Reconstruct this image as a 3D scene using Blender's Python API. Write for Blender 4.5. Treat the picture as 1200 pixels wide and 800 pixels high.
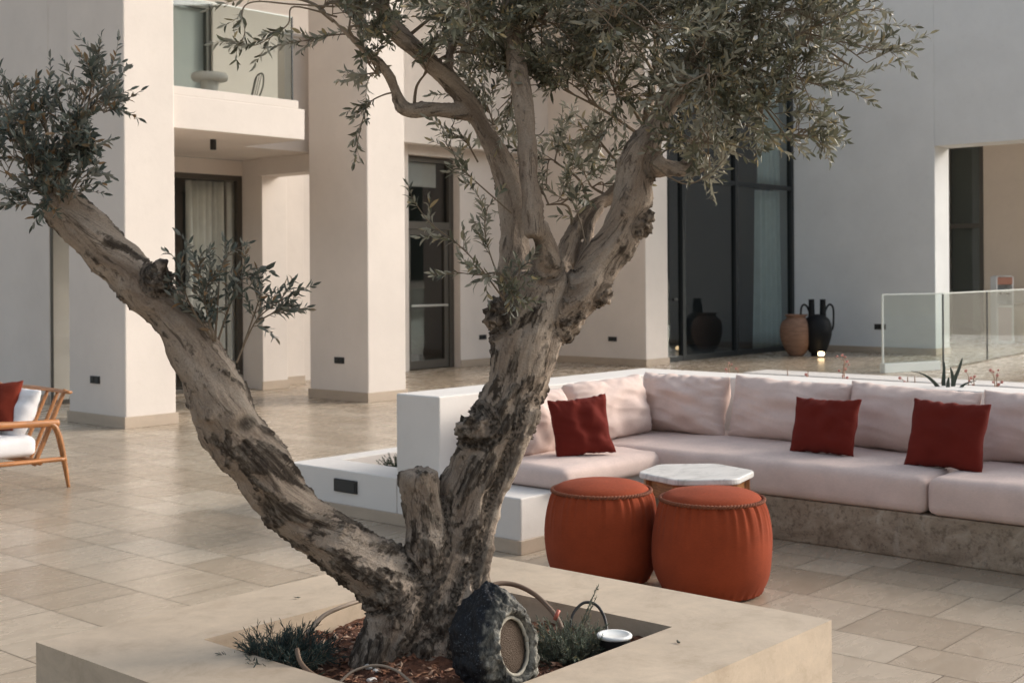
import bpy, bmesh, math, random
import numpy as np
from mathutils import Vector, Matrix, noise

random.seed(7); rng = np.random.default_rng(7)
for o in list(bpy.data.objects): bpy.data.objects.remove(o)
SC = bpy.context.scene
COL = SC.collection
R = math.radians

# ------------------------------------------------------------------ camera
F, YAW, ROLL, CY, H = 1513.76, R(41.137), R(0.364), 319.8, 1.5
_f = Vector((math.cos(YAW), math.sin(YAW), 0)); _r = Vector((math.sin(YAW), -math.cos(YAW), 0)); _d = Vector((0, 0, -1))
CR = _r*math.cos(ROLL) + _d*math.sin(ROLL); CD = _d*math.cos(ROLL) - _r*math.sin(ROLL)
cam = bpy.data.cameras.new('camera'); camo = bpy.data.objects.new('camera', cam); COL.objects.link(camo)
mw = Matrix.Identity(4)
for i in range(3):
    mw[i][0] = CR[i]; mw[i][1] = -CD[i]; mw[i][2] = -_f[i]
mw[2][3] = H
camo.matrix_world = mw
cam.sensor_width = 36; cam.lens = F/1200*36
cam.shift_y = -(400-CY)/1200
cam.clip_start = .05; cam.clip_end = 3000
cam.dof.use_dof = True; cam.dof.focus_distance = 4.0; cam.dof.aperture_fstop = 7.1
SC.camera = camo

# ------------------------------------------------------------------ sky, sun, exposure
SUN_AZ = Vector((.87, -.50, 0)).normalized(); SUN_EL = R(24)
W = bpy.data.worlds.new('World'); SC.world = W; W.use_nodes = True
nt = W.node_tree; bg = nt.nodes['Background']
sky = nt.nodes.new('ShaderNodeTexSky'); sky.sky_type = 'NISHITA'; sky.sun_disc = False
sky.sun_elevation = SUN_EL; sky.sun_rotation = math.atan2(SUN_AZ.x, SUN_AZ.y)
sky.air_density = .8; sky.dust_density = 2.2; sky.ozone_density = .4
wmx = nt.nodes.new('ShaderNodeMix'); wmx.data_type = 'RGBA'; wmx.blend_type = 'MULTIPLY'; wmx.inputs[0].default_value = 1
wmx.inputs[7].default_value = (1.0, 1.01, .965, 1); bw = nt.nodes.new('ShaderNodeRGBToBW'); veil = nt.nodes.new('ShaderNodeMix'); veil.data_type = 'RGBA'; veil.inputs[0].default_value = .6   # thin high cloud greys the sky
nt.links.new(sky.outputs[0], bw.inputs[0]); nt.links.new(sky.outputs[0], veil.inputs[6]); nt.links.new(bw.outputs[0], veil.inputs[7]); nt.links.new(veil.outputs[2], wmx.inputs[6]); nt.links.new(wmx.outputs[2], bg.inputs[0]); bg.inputs[1].default_value = .15
sl = bpy.data.lights.new('sun', 'SUN'); sl.energy = .85; sl.angle = R(20); sl.color = (1, .87, .79)
so = bpy.data.objects.new('sun', sl); COL.objects.link(so)
sd = Vector((SUN_AZ.x*math.cos(SUN_EL), SUN_AZ.y*math.cos(SUN_EL), math.sin(SUN_EL)))
so.rotation_euler = sd.to_track_quat('Z', 'Y').to_euler(); so.location = (10, -10, 12)
SC.view_settings.view_transform = 'Standard'; SC.view_settings.look = 'None'
SC.view_settings.gamma = 1; SC.view_settings.exposure = 1.32
SC.render.engine = 'CYCLES'

# ------------------------------------------------------------------ helpers
def at(px, py, dep):
    """photo pixel (1200x800) at a depth along the view -> world point"""
    return Vector((0, 0, H)) + (_f + CR*((px-600)/F) + CD*((py-CY)/F))*dep

def link(name, me, m=None, parent=None):
    o = bpy.data.objects.new(name, me); COL.objects.link(o)
    if m is not None and me is not None: me.materials.append(m)
    if parent is not None: o.parent = parent
    return o
def tag(o, label, cat, group=None):
    o['label'] = label; o['category'] = cat
    if group: o['group'] = group
    return o
def thing(name, label, cat, loc=(0, 0, 0), group=None):
    o = bpy.data.objects.new(name, None); COL.objects.link(o); o.location = loc
    o.empty_display_size = .1
    return tag(o, label, cat, group)
def sub(par):
    """offset so that world-space geometry can be parented to a thing"""
    return par
def fin(o, par=None):
    if par is not None:
        o.parent = par
        w = Vector((0, 0, 0)); p = par
        while p is not None: w += p.location; p = p.parent
        o.location = -w if o.type == 'MESH' else o.location - w
    return o
def mesh_np(name, V, Fc, m=None, parent=None, smooth=True):
    me = bpy.data.meshes.new(name); me.from_pydata([tuple(v) for v in V], [], [tuple(f) for f in Fc]); me.update()
    if smooth: me.polygons.foreach_set('use_smooth', [True]*len(me.polygons))
    o = link(name, me, m); return fin(o, parent)
def bm_obj(name, bm, m=None, parent=None, smooth=False):
    bmesh.ops.recalc_face_normals(bm, faces=bm.faces)
    me = bpy.data.meshes.new(name); bm.to_mesh(me); bm.free()
    if smooth: me.polygons.foreach_set('use_smooth', [True]*len(me.polygons))
    return fin(link(name, me, m), parent)
def add_box(bm, x0, x1, y0, y1, z0, z1, bev=0, seg=2):
    t = bmesh.new()
    bmesh.ops.create_cube(t, size=1)
    for v in t.verts:
        v.co = Vector(((x0+x1)/2+v.co.x*(x1-x0), (y0+y1)/2+v.co.y*(y1-y0), (z0+z1)/2+v.co.z*(z1-z0)))
    if bev: bmesh.ops.bevel(t, geom=t.edges[:], offset=bev, segments=seg, affect='EDGES', profile=.5)
    me = bpy.data.meshes.new('t'); t.to_mesh(me); t.free(); bm.from_mesh(me); bpy.data.meshes.remove(me)
def boxes(name, bl, m, parent=None, bev=.006, seg=2):
    bm = bmesh.new()
    for b in bl: add_box(bm, *b, bev=bev, seg=seg)
    return bm_obj(name, bm, m, parent)
def frame_of(d):
    d = d.normalized(); a = Vector((0, 0, 1)) if abs(d.z) < .9 else Vector((1, 0, 0))
    u = d.cross(a).normalized(); return u, d.cross(u).normalized()
def tube_vf(pts, rad, n=8, flat=1.0, cap=True):
    """swept tube; returns (verts, faces)"""
    V, Fc = [], []; pts = [Vector(p) for p in pts]; k = len(pts)
    if not hasattr(rad, '__len__'): rad = [rad]*k
    u = None
    for i, p in enumerate(pts):
        d = (pts[min(i+1, k-1)] - pts[max(i-1, 0)]).normalized()
        if u is None: u, v = frame_of(d)
        else:
            u = (u - d*u.dot(d)).normalized(); v = d.cross(u)
        for j in range(n):
            a = 2*math.pi*j/n
            V.append(p + u*math.cos(a)*rad[i] + v*math.sin(a)*rad[i]*flat)
    for i in range(k-1):
        for j in range(n):
            Fc.append((i*n+j, i*n+(j+1) % n, (i+1)*n+(j+1) % n, (i+1)*n+j))
    if cap:
        Fc.append(tuple(range(n-1, -1, -1))); Fc.append(tuple((k-1)*n+j for j in range(n)))
    return V, Fc
def merge(parts):
    V, Fc = [], []
    for v, f in parts:
        b = len(V); V += list(v); Fc += [tuple(i+b for i in q) for q in f]
    return V, Fc
def smooth_path(pts, n=6, closed=False):
    """Catmull-Rom through points (Vectors or tuples of any length)"""
    P = [np.array(p, float) for p in pts]; out = []
    for i in range(len(P)-1):
        a = P[max(i-1, 0)]; b = P[i]; c = P[i+1]; d = P[min(i+2, len(P)-1)]
        for k in range(n):
            t = k/n
            out.append(.5*((2*b)+(-a+c)*t+(2*a-5*b+4*c-d)*t*t+(-a+3*b-3*c+d)*t**3))
    out.append(P[-1]); return out
def tube(name, pts, rad, m, parent=None, n=8, flat=1.0):
    v, f = tube_vf(pts, rad, n, flat); return mesh_np(name, v, f, m, parent)
def lathe_vf(prof, n=40, c=(0, 0, 0), fn=None):
    V, Fc = [], []
    for i, (r, z) in enumerate(prof):
        for j in range(n):
            a = 2*math.pi*j/n; rr, zz = (r, z) if fn is None else fn(r, z, a)
            V.append(Vector((c[0]+rr*math.cos(a), c[1]+rr*math.sin(a), c[2]+zz)))
    k = len(prof)
    for i in range(k-1):
        for j in range(n): Fc.append((i*n+j, i*n+(j+1) % n, (i+1)*n+(j+1) % n, (i+1)*n+j))
    Fc.append(tuple(range(n-1, -1, -1))); Fc.append(tuple((k-1)*n+j for j in range(n)))
    return V, Fc

# ------------------------------------------------------------------ materials
def mat(name, col=(.5, .5, .5), rough=.8, metal=0, spec=.5):
    m = bpy.data.materials.new(name); m.use_nodes = True
    b = m.node_tree.nodes['Principled BSDF']
    b.inputs['Base Color'].default_value = (*col, 1); b.inputs['Roughness'].default_value = rough
    b.inputs['Metallic'].default_value = metal; b.inputs['Specular IOR Level'].default_value = spec
    return m
class N:
    def __init__(s, m): s.t = m.node_tree; s.b = s.t.nodes['Principled BSDF']; s.tc = None
    def n(s, ty, **kw):
        x = s.t.nodes.new(ty)
        for k, v in kw.items(): setattr(x, k, v)
        return x
    def l(s, a, b): s.t.links.new(a, b)
    def co(s, scale=(1, 1, 1), rot=(0, 0, 0), loc=(0, 0, 0), src='Object'):
        tc = s.n('ShaderNodeTexCoord'); mp = s.n('ShaderNodeMapping')
        mp.inputs['Scale'].default_value = scale; mp.inputs['Rotation'].default_value = rot; mp.inputs['Location'].default_value = loc
        s.l(tc.outputs[src], mp.inputs[0]); return mp.outputs[0]
    def noise(s, co, sc, det=4, rough=.55, dist=0):
        x = s.n('ShaderNodeTexNoise'); x.inputs['Scale'].default_value = sc; x.inputs['Detail'].default_value = det
        x.inputs['Roughness'].default_value = rough; x.inputs['Distortion'].default_value = dist
        if co is not None: s.l(co, x.inputs['Vector'])
        return x.outputs['Fac']
    def ramp(s, fac, stops):
        x = s.n('ShaderNodeValToRGB'); e = x.color_ramp.elements
        while len(e) < len(stops): e.new(.5)
        for q, (p, c) in zip(e, stops): q.position = p; q.color = (*c, 1) if len(c) == 3 else c
        s.l(fac, x.inputs[0]); return x.outputs[0]
    def mix(s, fac, a, b, mode='MIX'):
        x = s.n('ShaderNodeMix', data_type='RGBA', blend_type=mode)
        for sock, v in ((x.inputs[0], fac), (x.inputs[6], a), (x.inputs[7], b)):
            if isinstance(v, (int, float)): sock.default_value = v
            elif isinstance(v, tuple): sock.default_value = (*v, 1)
            else: s.l(v, sock)
        return x.outputs[2]
    def math(s, op, a, b=0., c=0.):
        x = s.n('ShaderNodeMath', operation=op)
        for i, v in enumerate((a, b, c)):
            if isinstance(v, (int, float)): x.inputs[i].default_value = v
            else: s.l(v, x.inputs[i])
        return x.outputs[0]
    def bump(s, h, strength=.3, dist=.01, nrm=None):
        x = s.n('ShaderNodeBump'); x.inputs['Strength'].default_value = strength; x.inputs['Distance'].default_value = dist
        s.l(h, x.inputs['Height'])
        if nrm is not None: s.l(nrm, x.inputs['Normal'])
        return x.outputs[0]
    def out(s, col=None, nrm=None, rough=None):
        if col is not None: s.l(col, s.b.inputs['Base Color'])
        if nrm is not None: s.l(nrm, s.b.inputs['Normal'])
        if rough is not None: s.l(rough, s.b.inputs['Roughness'])

def plaster(name, col, var=.08, stain=(.5, .44, .36), stain_amt=.25):
    m = mat(name, col, .9, spec=.2); k = N(m); co = k.co()
    a = k.noise(co, 1.3, 6, .6); b = k.noise(co, 9, 5, .6)
    lo = tuple(c*(1-var) for c in col); hi = tuple(min(1, c*(1+var*.6)) for c in col)
    c = k.ramp(a, [(.3, lo), (.7, hi)])
    st = k.ramp(b, [(.58, (0, 0, 0)), (.8, (1, 1, 1))])
    c = k.mix(k.math('MULTIPLY', st, stain_amt), c, stain)
    f = k.noise(co, 120, 4, .6)
    k.out(c, k.bump(k.math('ADD', k.math('MULTIPLY', f, .3), b), .2, .01)); return m
def limestone(name, col, tile=None, rough=.5, pit=.5, big=None):
    """beige stone; tile = (length, height, rotation) of the slab pattern"""
    m = mat(name, col, rough, spec=.45); k = N(m); co = k.co()
    v1 = k.noise(k.co((1, 1, 3)), 2.2, 7, .65, .6); v2 = k.noise(co, 26, 5, .65)
    dk = tuple(c*.86 for c in col); lt = tuple(min(1, c*1.14) for c in col)
    c = k.ramp(v1, [(.25, dk), (.55, col), (.8, lt)])
    c = k.mix(k.ramp(v2, [(.25, (.14,)*3), (.62, (0, 0, 0))]), c, tuple(c_*.6 for c_ in col))
    h = v2
    if tile:
        L, Hh, rot = tile
        br = k.n('ShaderNodeTexBrick'); br.offset = .37; br.offset_frequency = 2; br.squash = .62; br.squash_frequency = 3
        br.inputs['Scale'].default_value = 1; br.inputs['Brick Width'].default_value = L; br.inputs['Row Height'].default_value = Hh
        br.inputs['Mortar Size'].default_value = .0022; br.inputs['Mortar Smooth'].default_value = .3; br.inputs['Bias'].default_value = 0
        br.inputs['Color1'].default_value = (0, 0, 0, 1); br.inputs['Color2'].default_value = (1, 1, 1, 1); br.inputs['Mortar'].default_value = (.5, .5, .5, 1)
        wob = k.co((1, 1, 1), (0, 0, rot)); k.l(wob, br.inputs['Vector'])
        tone = k.ramp(br.outputs['Color'], [(0, (.70, .70, .71)), (.3, (.87, .87, .87)), (.65, (1.03, 1.01, .99)), (1, (1.26, 1.25, 1.22))])
        c = k.mix(1., c, tone, 'MULTIPLY')
        c = k.mix(k.math('MULTIPLY', br.outputs['Fac'], .55), c, tuple(c_*.55 for c_ in col))
        h = k.math('SUBTRACT', k.math('MULTIPLY', v2, .35), br.outputs['Fac'])
        rr = k.math('ADD', rough, k.math('MULTIPLY', k.math('SUBTRACT', k.noise(co, 5, 5), .5), .35))
        k.out(rough=rr)
    k.out(c, k.bump(h, .18*pit, .006)); return m
def fabric(name, col, weave=520, var=.12, rough=.95, sheen=.12):
    m = mat(name, col, rough, spec=.15); k = N(m); co = k.co()
    b = k.b; b.inputs['Sheen Weight'].default_value = sheen; b.inputs['Sheen Roughness'].default_value = .6
    w1 = k.noise(k.co((1, 1, 8)), 60, 4, .6); w2 = k.noise(co, 7, 4)
    c = k.ramp(k.math('ADD', k.math('MULTIPLY', w1, .5), k.math('MULTIPLY', w2, .5)), [(.35, tuple(c*(1-var) for c in col)), (.65, tuple(min(1, c*(1+var*.7)) for c in col))])
    f = k.noise(co, weave, 2); g = k.noise(k.co((1, 1, .15)), 28, 3)
    k.out(c, k.bump(g, .03, .01, k.bump(f, .25, .002))); return m
def wood(name, col, ax=(1, 14, 14)):
    m = mat(name, col, .42); k = N(m)
    g = k.noise(k.co(ax), 6, 6, .62, .8)
    k.out(k.ramp(g, [(.3, tuple(c*.45 for c in col)), (.52, col), (.75, tuple(min(1, c*1.45) for c in col))]), k.bump(g, .12, .003)); return m
def glass(name, tint=(.86, .93, .90), r0=.045):
    m = mat(name); k = N(m); t = m.node_tree
    tr = k.n('ShaderNodeBsdfTransparent'); tr.inputs[0].default_value = (*tint, 1)
    gl = k.n('ShaderNodeBsdfGlossy'); gl.inputs['Roughness'].default_value = .015
    lw = k.n('ShaderNodeLayerWeight'); lw.inputs['Blend'].default_value = .5
    fr = k.math('ADD', k.math('MULTIPLY', k.math('POWER', lw.outputs['Facing'], 5.), .95), r0)
    mx = k.n('ShaderNodeMixShader'); k.l(fr, mx.inputs[0]); k.l(tr.outputs[0], mx.inputs[1]); k.l(gl.outputs[0], mx.inputs[2])
    k.l(mx.outputs[0], t.nodes['Material Output'].inputs[0]); return m

M = {}
M['plaster'] = plaster('white_plaster', (.70, .632, .572), .06, (.55, .48, .42), .2)
M['plaster_grey'] = plaster('wing_plaster', (.69, .70, .70), .06, (.50, .48, .46), .18)
M['plaster_bench'] = plaster('bench_plaster', (.70, .66, .62), .06, (.5, .44, .37), .2)
M['tan'] = plaster('tan_plaster', (.61, .52, .43), .05, (.40, .32, .24), .2)
M['floor'] = m = mat('paving_limestone', (.4, .33, .25), .3, spec=.5); k = N(m)
ta = k.n('ShaderNodeAttribute'); ta.attribute_name = 'tone'; sa = k.n('ShaderNodeAttribute'); sa.attribute_name = 'shift'
vm = k.n('ShaderNodeVectorMath', operation='ADD'); k.l(k.co(), vm.inputs[0]); k.l(sa.outputs['Vector'], vm.inputs[1]); cv_ = vm.outputs[0]
mp = k.n('ShaderNodeMapping'); mp.inputs['Scale'].default_value = (1, 2.6, 1); k.l(cv_, mp.inputs[0])
va = k.noise(mp.outputs[0], 3.2, 8, .62, .8); vb = k.noise(cv_, 17, 6, .7); vc = k.noise(cv_, 90, 3, .6)
base = k.ramp(ta.outputs['Fac'], [(0, (.32, .252, .182)), (.35, (.385, .308, .226)), (.6, (.43, .35, .262)), (1, (.50, .42, .325))])
base = k.mix(1., base, k.ramp(va, [(.2, (.86, .845, .82)), (.5, (1, 1, 1)), (.8, (1.10, 1.10, 1.10))]), 'MULTIPLY')
base = k.mix(k.ramp(vb, [(.28, (.22,)*3), (.55, (0, 0, 0))]), base, (.24, .18, .13))
base = k.mix(k.ramp(vc, [(.62, (0, 0, 0)), (.75, (.25,)*3)]), base, (.56, .49, .40))
k.out(base, k.bump(vb, .03, .004), k.math('ADD', .20, k.math('MULTIPLY', va, .14)))
M['stone'] = limestone('planter_limestone', (.50, .405, .305), None, .55, 1.0)
k = N(M['stone']); c0 = k.b.inputs['Base Color'].links[0].from_socket; st = k.noise(k.co((1, 1, 1.5)), 6, 9, .74, .5); sp_n = k.noise(k.co(), 70, 5, .7)
c0 = k.mix(1., c0, k.ramp(st, [(.3, (.80, .77, .73)), (.5, (1, 1, 1)), (.72, (1.14, 1.13, 1.11))]), 'MULTIPLY'); k.out(k.mix(k.ramp(sp_n, [(.66, (0, 0, 0)), (.72, (.55,)*3)]), c0, (.20, .15, .10)))
M['skirting'] = limestone('skirting_limestone', (.46, .37, .285), None, .5, .7)
M['travertine'] = m = mat('bench_travertine', (.3, .24, .18), .75); k = N(m); c_ = k.co()
ta_ = k.noise(k.co((1, 1, 1.6)), 4.5, 9, .72, .8); tb_ = k.noise(c_, 30, 8, .75); tc_ = k.noise(k.co((1, 1, .2)), 9, 6, .7)
c = k.ramp(ta_, [(.28, (.175, .13, .088)), (.48, (.31, .245, .178)), (.62, (.40, .33, .25)), (.8, (.52, .46, .38))])
c = k.mix(k.ramp(tb_, [(.36, (.75,)*3), (.5, (0, 0, 0))]), c, (.12, .088, .06)); c = k.mix(k.ramp(tc_, [(.58, (0, 0, 0)), (.75, (.5,)*3)]), c, (.46, .42, .36))
k.out(c, k.bump(tb_, .5, .012))
M['pink'] = fabric('blush_linen', (.635, .495, .44))
M['red'] = fabric('brick_red_linen', (.135, .016, .010), sheen=.02)
M['rust'] = fabric('rust_canvas', (.265, .050, .019), 420, var=.2, sheen=.02)
M['white_fab'] = fabric('white_linen', (.74, .72, .72))
M['rust_cushion'] = fabric('rust_cotton', (.16, .024, .012), sheen=.02)
M['wood'] = wood('teak', (.42, .17, .055)); M['wood_y'] = wood('teak_along', (.36, .155, .055), (14, 1, 14)); M['wood_z'] = wood('teak_upright', (.36, .155, .055), (14, 14, 1))
M['frame'] = mat('bronze_frame', (.085, .075, .062), .45, .3)
M['frame_dark'] = mat('dark_frame', (.03, .034, .036), .4, .3)
M['steel'] = mat('brushed_steel', (.5, .5, .49), .35, 1)
M['black'] = mat('black_plastic', (.012, .012, .012), .45)
M['glass'] = glass('window_glass', (.94, .95, .94)); M['glass_dark'] = glass('tinted_glass', (.80, .83, .83), .075); M['glass_bal'] = glass('balustrade_glass', (.91, .95, .935), .085)
M['edge'] = mat('glass_edge', (.72, .76, .72), .25)
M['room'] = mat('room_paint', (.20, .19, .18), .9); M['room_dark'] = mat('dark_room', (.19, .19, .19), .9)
M['curtain'] = fabric('sheer_curtain', (.86, .845, .80), 300); M['curtain_blue'] = fabric('pale_green_curtain', (.72, .78, .75), 300)
M['marble'] = mat('white_marble', (.72, .70, .665), .3); k = N(M['marble'])
k.out(k.ramp(k.noise(k.co((1, 2, 1), (0, 0, .6)), 5, 8, .65, 1.6), [(.35, (.5, .49, .46)), (.5, (.71, .69, .655)), (.7, (.78, .76, .73))]))
M['rope'] = mat('jute_rope', (.19, .06, .03), .9); M['rope2'] = mat('rope_dark', (.20, .065, .03), .9)
M['terra'] = mat('terracotta', (.26, .15, .10), .85); k = N(M['terra'])
k.out(k.ramp(k.noise(k.co((1, 1, 4)), 7, 6, .6), [(.3, (.20, .11, .072)), (.7, (.31, .18, .12))]), k.bump(k.noise(k.co((1, 1, 6)), 14, 3), .3, .01))
M['blackclay'] = mat('black_clay', (.006, .0065, .008), .6, 0, .25)

# ================================================================== SETTING
def structure(o): o['kind'] = 'structure'; return o
g = 900
structure(mesh_np('ground', [(-g, -g, -.006), (g, -g, -.006), (g, g, -.006), (-g, g, -.006)], [(0, 1, 2, 3)], mat('far_ground', (.34, .28, .2), .9)))
structure(mesh_np('paving_bed', [(-9, -14, -.003), (30, -14, -.003), (30, 30, -.003), (-9, 30, -.003)], [(0, 1, 2, 3)], mat('grout', (.19, .148, .11), .9)))
V, Fc, tn, of = [], [], [], []; pr_ = random.Random(11); xx = -9.0; gj = .002
while xx < 30:
    hgt = pr_.choice((.30, .30, .45, .40)); yy = -14-pr_.random()
    while yy < 30:
        w_ = pr_.choice((.30, .45, .45, .60, .70)); b_ = len(V)
        V += [(xx+gj, yy+gj, 0), (xx+hgt-gj, yy+gj, 0), (xx+hgt-gj, yy+w_-gj, 0), (xx+gj, yy+w_-gj, 0)]; Fc.append((b_, b_+1, b_+2, b_+3))
        t_ = pr_.gauss(.5, .22); tn += [t_]*4; o_ = [pr_.uniform(0, 40) for _ in range(3)]; of += o_*4; yy += w_
    xx += hgt
o = structure(mesh_np('paving', V, Fc, M['floor'], None, False))
o.data.attributes.new('tone', 'FLOAT', 'POINT').data.foreach_set('value', tn); o.data.attributes.new('shift', 'FLOAT_VECTOR', 'POINT').data.foreach_set('vector', of)

# unseen ring of slopes, added to keep low bright sky out of reflections
V, Fc = [], []; n = 120
for i in range(n):
    a = 2*math.pi*i/n
    for rr, hh in ((260, -.1), (300, 25), (350, 66), (420, 84)):
        V.append((rr*math.cos(a), rr*math.sin(a), hh*(1+.25*noise.noise(Vector((math.cos(a)*3, math.sin(a)*3, rr*.01))))))
for i in range(n):
    for j in range(3): b = (i+1) % n; Fc.append((i*4+j, b*4+j, b*4+j+1, i*4+j+1))
hlm = mat('sky_block_scrub', (.10, .10, .065), .95)
structure(mesh_np('sky_block_hills', V, Fc, hlm))
# ------------------------------------------------------------------ main house
PB = .018
house = thing('house', 'white rendered two-storey house with two square pillars and a glass-fronted balcony', 'house', (10, 14, 0))
def socket(par, face, x, y, z, w=.17, h=.075):
    """black double socket plate on a wall; face 'x' or 'y' is the wall's axis"""
    if face == 'x': b = [(x-.012, x+.01, y-w/2, y+w/2, z-h/2, z+h/2)]; c = [(x-.017, x-.0115, y+s*w*.25-.028, y+s*w*.25+.028, z-.028, z+.028) for s in (-1, 1)]
    else: b = [(x-w/2, x+w/2, y-.012, y+.01, z-h/2, z+h/2)]; c = [(x+s*w*.25-.028, x+s*w*.25+.028, y-.017, y-.0115, z-.028, z+.028) for s in (-1, 1)]
    o = boxes('wall_socket', b, M['black'], par, .003)
    for q in c: boxes('socket_insert', [q], M['frame_dark'], o, .002)
    return o
def pillar(x0, x1, y0, y1, sk):
    p = boxes('pillar', [(x0, x1, y0, y1, 0, 7.2)], M['plaster'], house, .012)
    boxes('skirting', [(x0-PB, x1+PB, y0-PB, y0-.0004, 0.001, .115), (x0-PB, x0-.0004, y0-.0004, y1+PB, 0.001, .115)], M['skirting'], p, .002)
    socket(p, 'x', x0, *sk); return p
pillar(7.02, 7.60, 11.16, 12.20, (11.70, .455))
p2 = pillar(10.22, 10.83, 11.16, 12.20, (11.66, .475))
# loggia rear pier and stepped return
p3 = boxes('pier', [(10.52, 10.93, 13.5, 14.3, 0, 3.0)], M['plaster'], house)
boxes('skirting', [(10.52-PB, 10.93+PB, 13.5-PB, 13.4996, .001, .11)], M['skirting'], p3, .002)
p4 = boxes('pier', [(10.935, 11.50, 13.85, 14.35, 0, 3.0)], M['plaster'], house)
boxes('skirting', [(10.95+.002, 11.50, 13.85-PB, 13.8496, .001, .11)], M['skirting'], p4, .002)
# left wall, wall above it closing the loggia and balcony
lw = boxes('wall', [(7.80, 8.10, 13.98, 19.0, 0, 7.2), (7.80, 8.10, 12.205, 13.977, 2.76, 7.2)], M['plaster'], house)
boxes('skirting', [(7.80-PB, 7.7996, 13.99, 19.0, .001, .11)], M['skirting'], lw, .002)
# balcony slab, kerb under the glass, beam running back to the pier
sl_ = boxes('balcony_slab', [(7.605, 9.36, 11.24, 13.89, 3.0, 3.34), (7.605, 9.28, 11.245, 11.48, 3.338, 3.43), (9.36, 10.80, 12.36, 13.895, 3.0, 3.46)], M['plaster'], house, .008)
for x, y in ((7.86, 12.05), (8.62, 11.92)):
    v, f = lathe_vf([(.034, 2.885), (.034, 3.001)], 16, (x, y, 0))
    mesh_np('downlight', v, f, M['black'], sl_, False)
boxes('beam', [(10.45, 10.80, 12.205, 13.498, 2.78, 3.12)], M['plaster'], house)
# balcony front glass with edge profile
gl = boxes('balcony_glass', [(7.61, 9.22, 11.285, 11.30, 3.432, 4.35)], M['glass_bal'], house, .001)
boxes('top_edge', [(7.61, 9.222, 11.284, 11.301, 4.351, 4.362)], M['edge'], gl, .001)
boxes('end_edge', [(9.2215, 9.236, 11.283, 11.302, 3.431, 4.362)], M['frame_dark'], gl, .001)
# low parapet between balcony and pillar
pp = boxes('parapet', [(9.99, 10.80, 12.37, 12.50, 3.461, 4.40)], M['plaster'], house, .004)
boxes('coping', [(9.97, 10.81, 12.35, 12.52, 4.401, 4.44)], M['plaster_bench'], pp, .004)
# upper-storey facade
boxes('wall', [(10.05, 17.5, 13.895, 14.1, 3.463, 7.2), (8.11, 10.05, 13.895, 14.1, 5.0, 7.2)], M['plaster'], house)
boxes('roof', [(7.5, 17.5, 11.3, 19, 7.201, 7.5)], M['plaster'], house)
wn = boxes('window', [(8.11, 8.18, 13.93, 14.0, 3.35, 5.0), (9.98, 10.049, 13.93, 14.0, 3.35, 5.0), (8.18, 9.98, 13.93, 14.0, 4.93, 4.999), (9.1, 9.16, 13.93, 14.0, 3.35, 4.93)], M['frame'], house, .003)
boxes('pane', [(8.18, 9.98, 13.96, 13.968, 3.35, 4.93)], M['glass'], wn, 0); boxes('added_backing', [(8.18, 9.98, 14.02, 14.03, 3.47, 4.93)], M['plaster_grey'], wn, 0)  # pale sheet added behind the pane to imitate its hazy reflection
# ground-floor loggia facade: sliding door, wall head
boxes('wall', [(8.102, 10.518, 13.9, 14.1, 2.80, 2.998)], M['plaster'], house)
sdv = boxes('sliding_door', [(7.803, 7.815, 13.915, 13.97, .001, 2.80), (10.44, 10.518, 13.915, 13.99, .001, 2.80), (7.815, 10.44, 13.915, 13.99, 2.73, 2.799), (7.815, 10.44, 13.915, 13.99, .001, .05), (9.10, 9.16, 13.92, 13.985, .05, 2.73)], M['frame'], house, .003)
boxes('pane', [(7.815, 10.44, 13.95, 13.958, .05, 2.73)], M['glass'], sdv, 0)
# facade right of pillar: recess with door, wall up to the upper terrace
boxes('wall', [(11.503, 13.86, 14.2, 14.45, 0, 4.2), (13.86, 15.00, 14.2, 14.45, 3.33, 4.2), (15.00, 17.45, 14.2, 14.45, 0, 4.2)], M['plaster'], house)
boxes('skirting', [(15.0, 16.84, 14.2-PB, 14.1996, .001, .115)], M['skirting'], house, .002)
dr = boxes('door', [(13.861, 13.96, 14.34, 14.44, .001, 3.32), (14.90, 14.999, 14.34, 14.44, .001, 3.32), (13.96, 14.90, 14.34, 14.44, 3.24, 3.319), (13.96, 14.90, 14.34, 14.44, 2.19, 2.31)], M['frame'], house, .003)
boxes('transom_blind', [(13.965, 14.70, 14.44, 14.46, 2.86, 3.235)], M['plaster'], dr, .001)
lf = boxes('door_leaf', [(13.965, 14.05, 14.36, 14.42, .01, 2.185), (14.80, 14.895, 14.36, 14.42, .01, 2.185), (14.05, 14.80, 14.36, 14.42, 2.10, 2.185), (14.05, 14.80, 14.36, 14.42, .01, .14)], M['frame'], dr, .003)
boxes('pane', [(14.05, 14.80, 14.39, 14.397, .14, 2.10)], M['glass_dark'], lf, 0); boxes('transom_pane', [(13.96, 14.90, 14.40, 14.407, 2.31, 3.24)], M['glass_dark'], dr, 0)
boxes('push_bar', [(14.02, 14.83, 14.30, 14.325, .98, 1.015)], M['steel'], lf, .005)
socket(house, 'y', 15.52, 14.2, .46)
# upper terrace glass and set-back wall
boxes('terrace_glass', [(14.57, 17.44, 14.22, 14.235, 4.201, 5.02)], M['glass_bal'], house, .001); tg = boxes('terrace_glass', [(11.5, 14.55, 14.22, 14.235, 4.201, 5.02)], M['glass_bal'], house, .001)
boxes('handrail', [(11.5, 17.44, 14.205, 14.25, 5.021, 5.05)], M['frame'], tg, .004)
boxes('wall', [(11.0, 19.0, 16.6, 16.8, 3.9, 7.2), (11.0, 19.0, 14.451, 16.6, 3.9, 4.19)], M['plaster_grey'], house)
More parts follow.
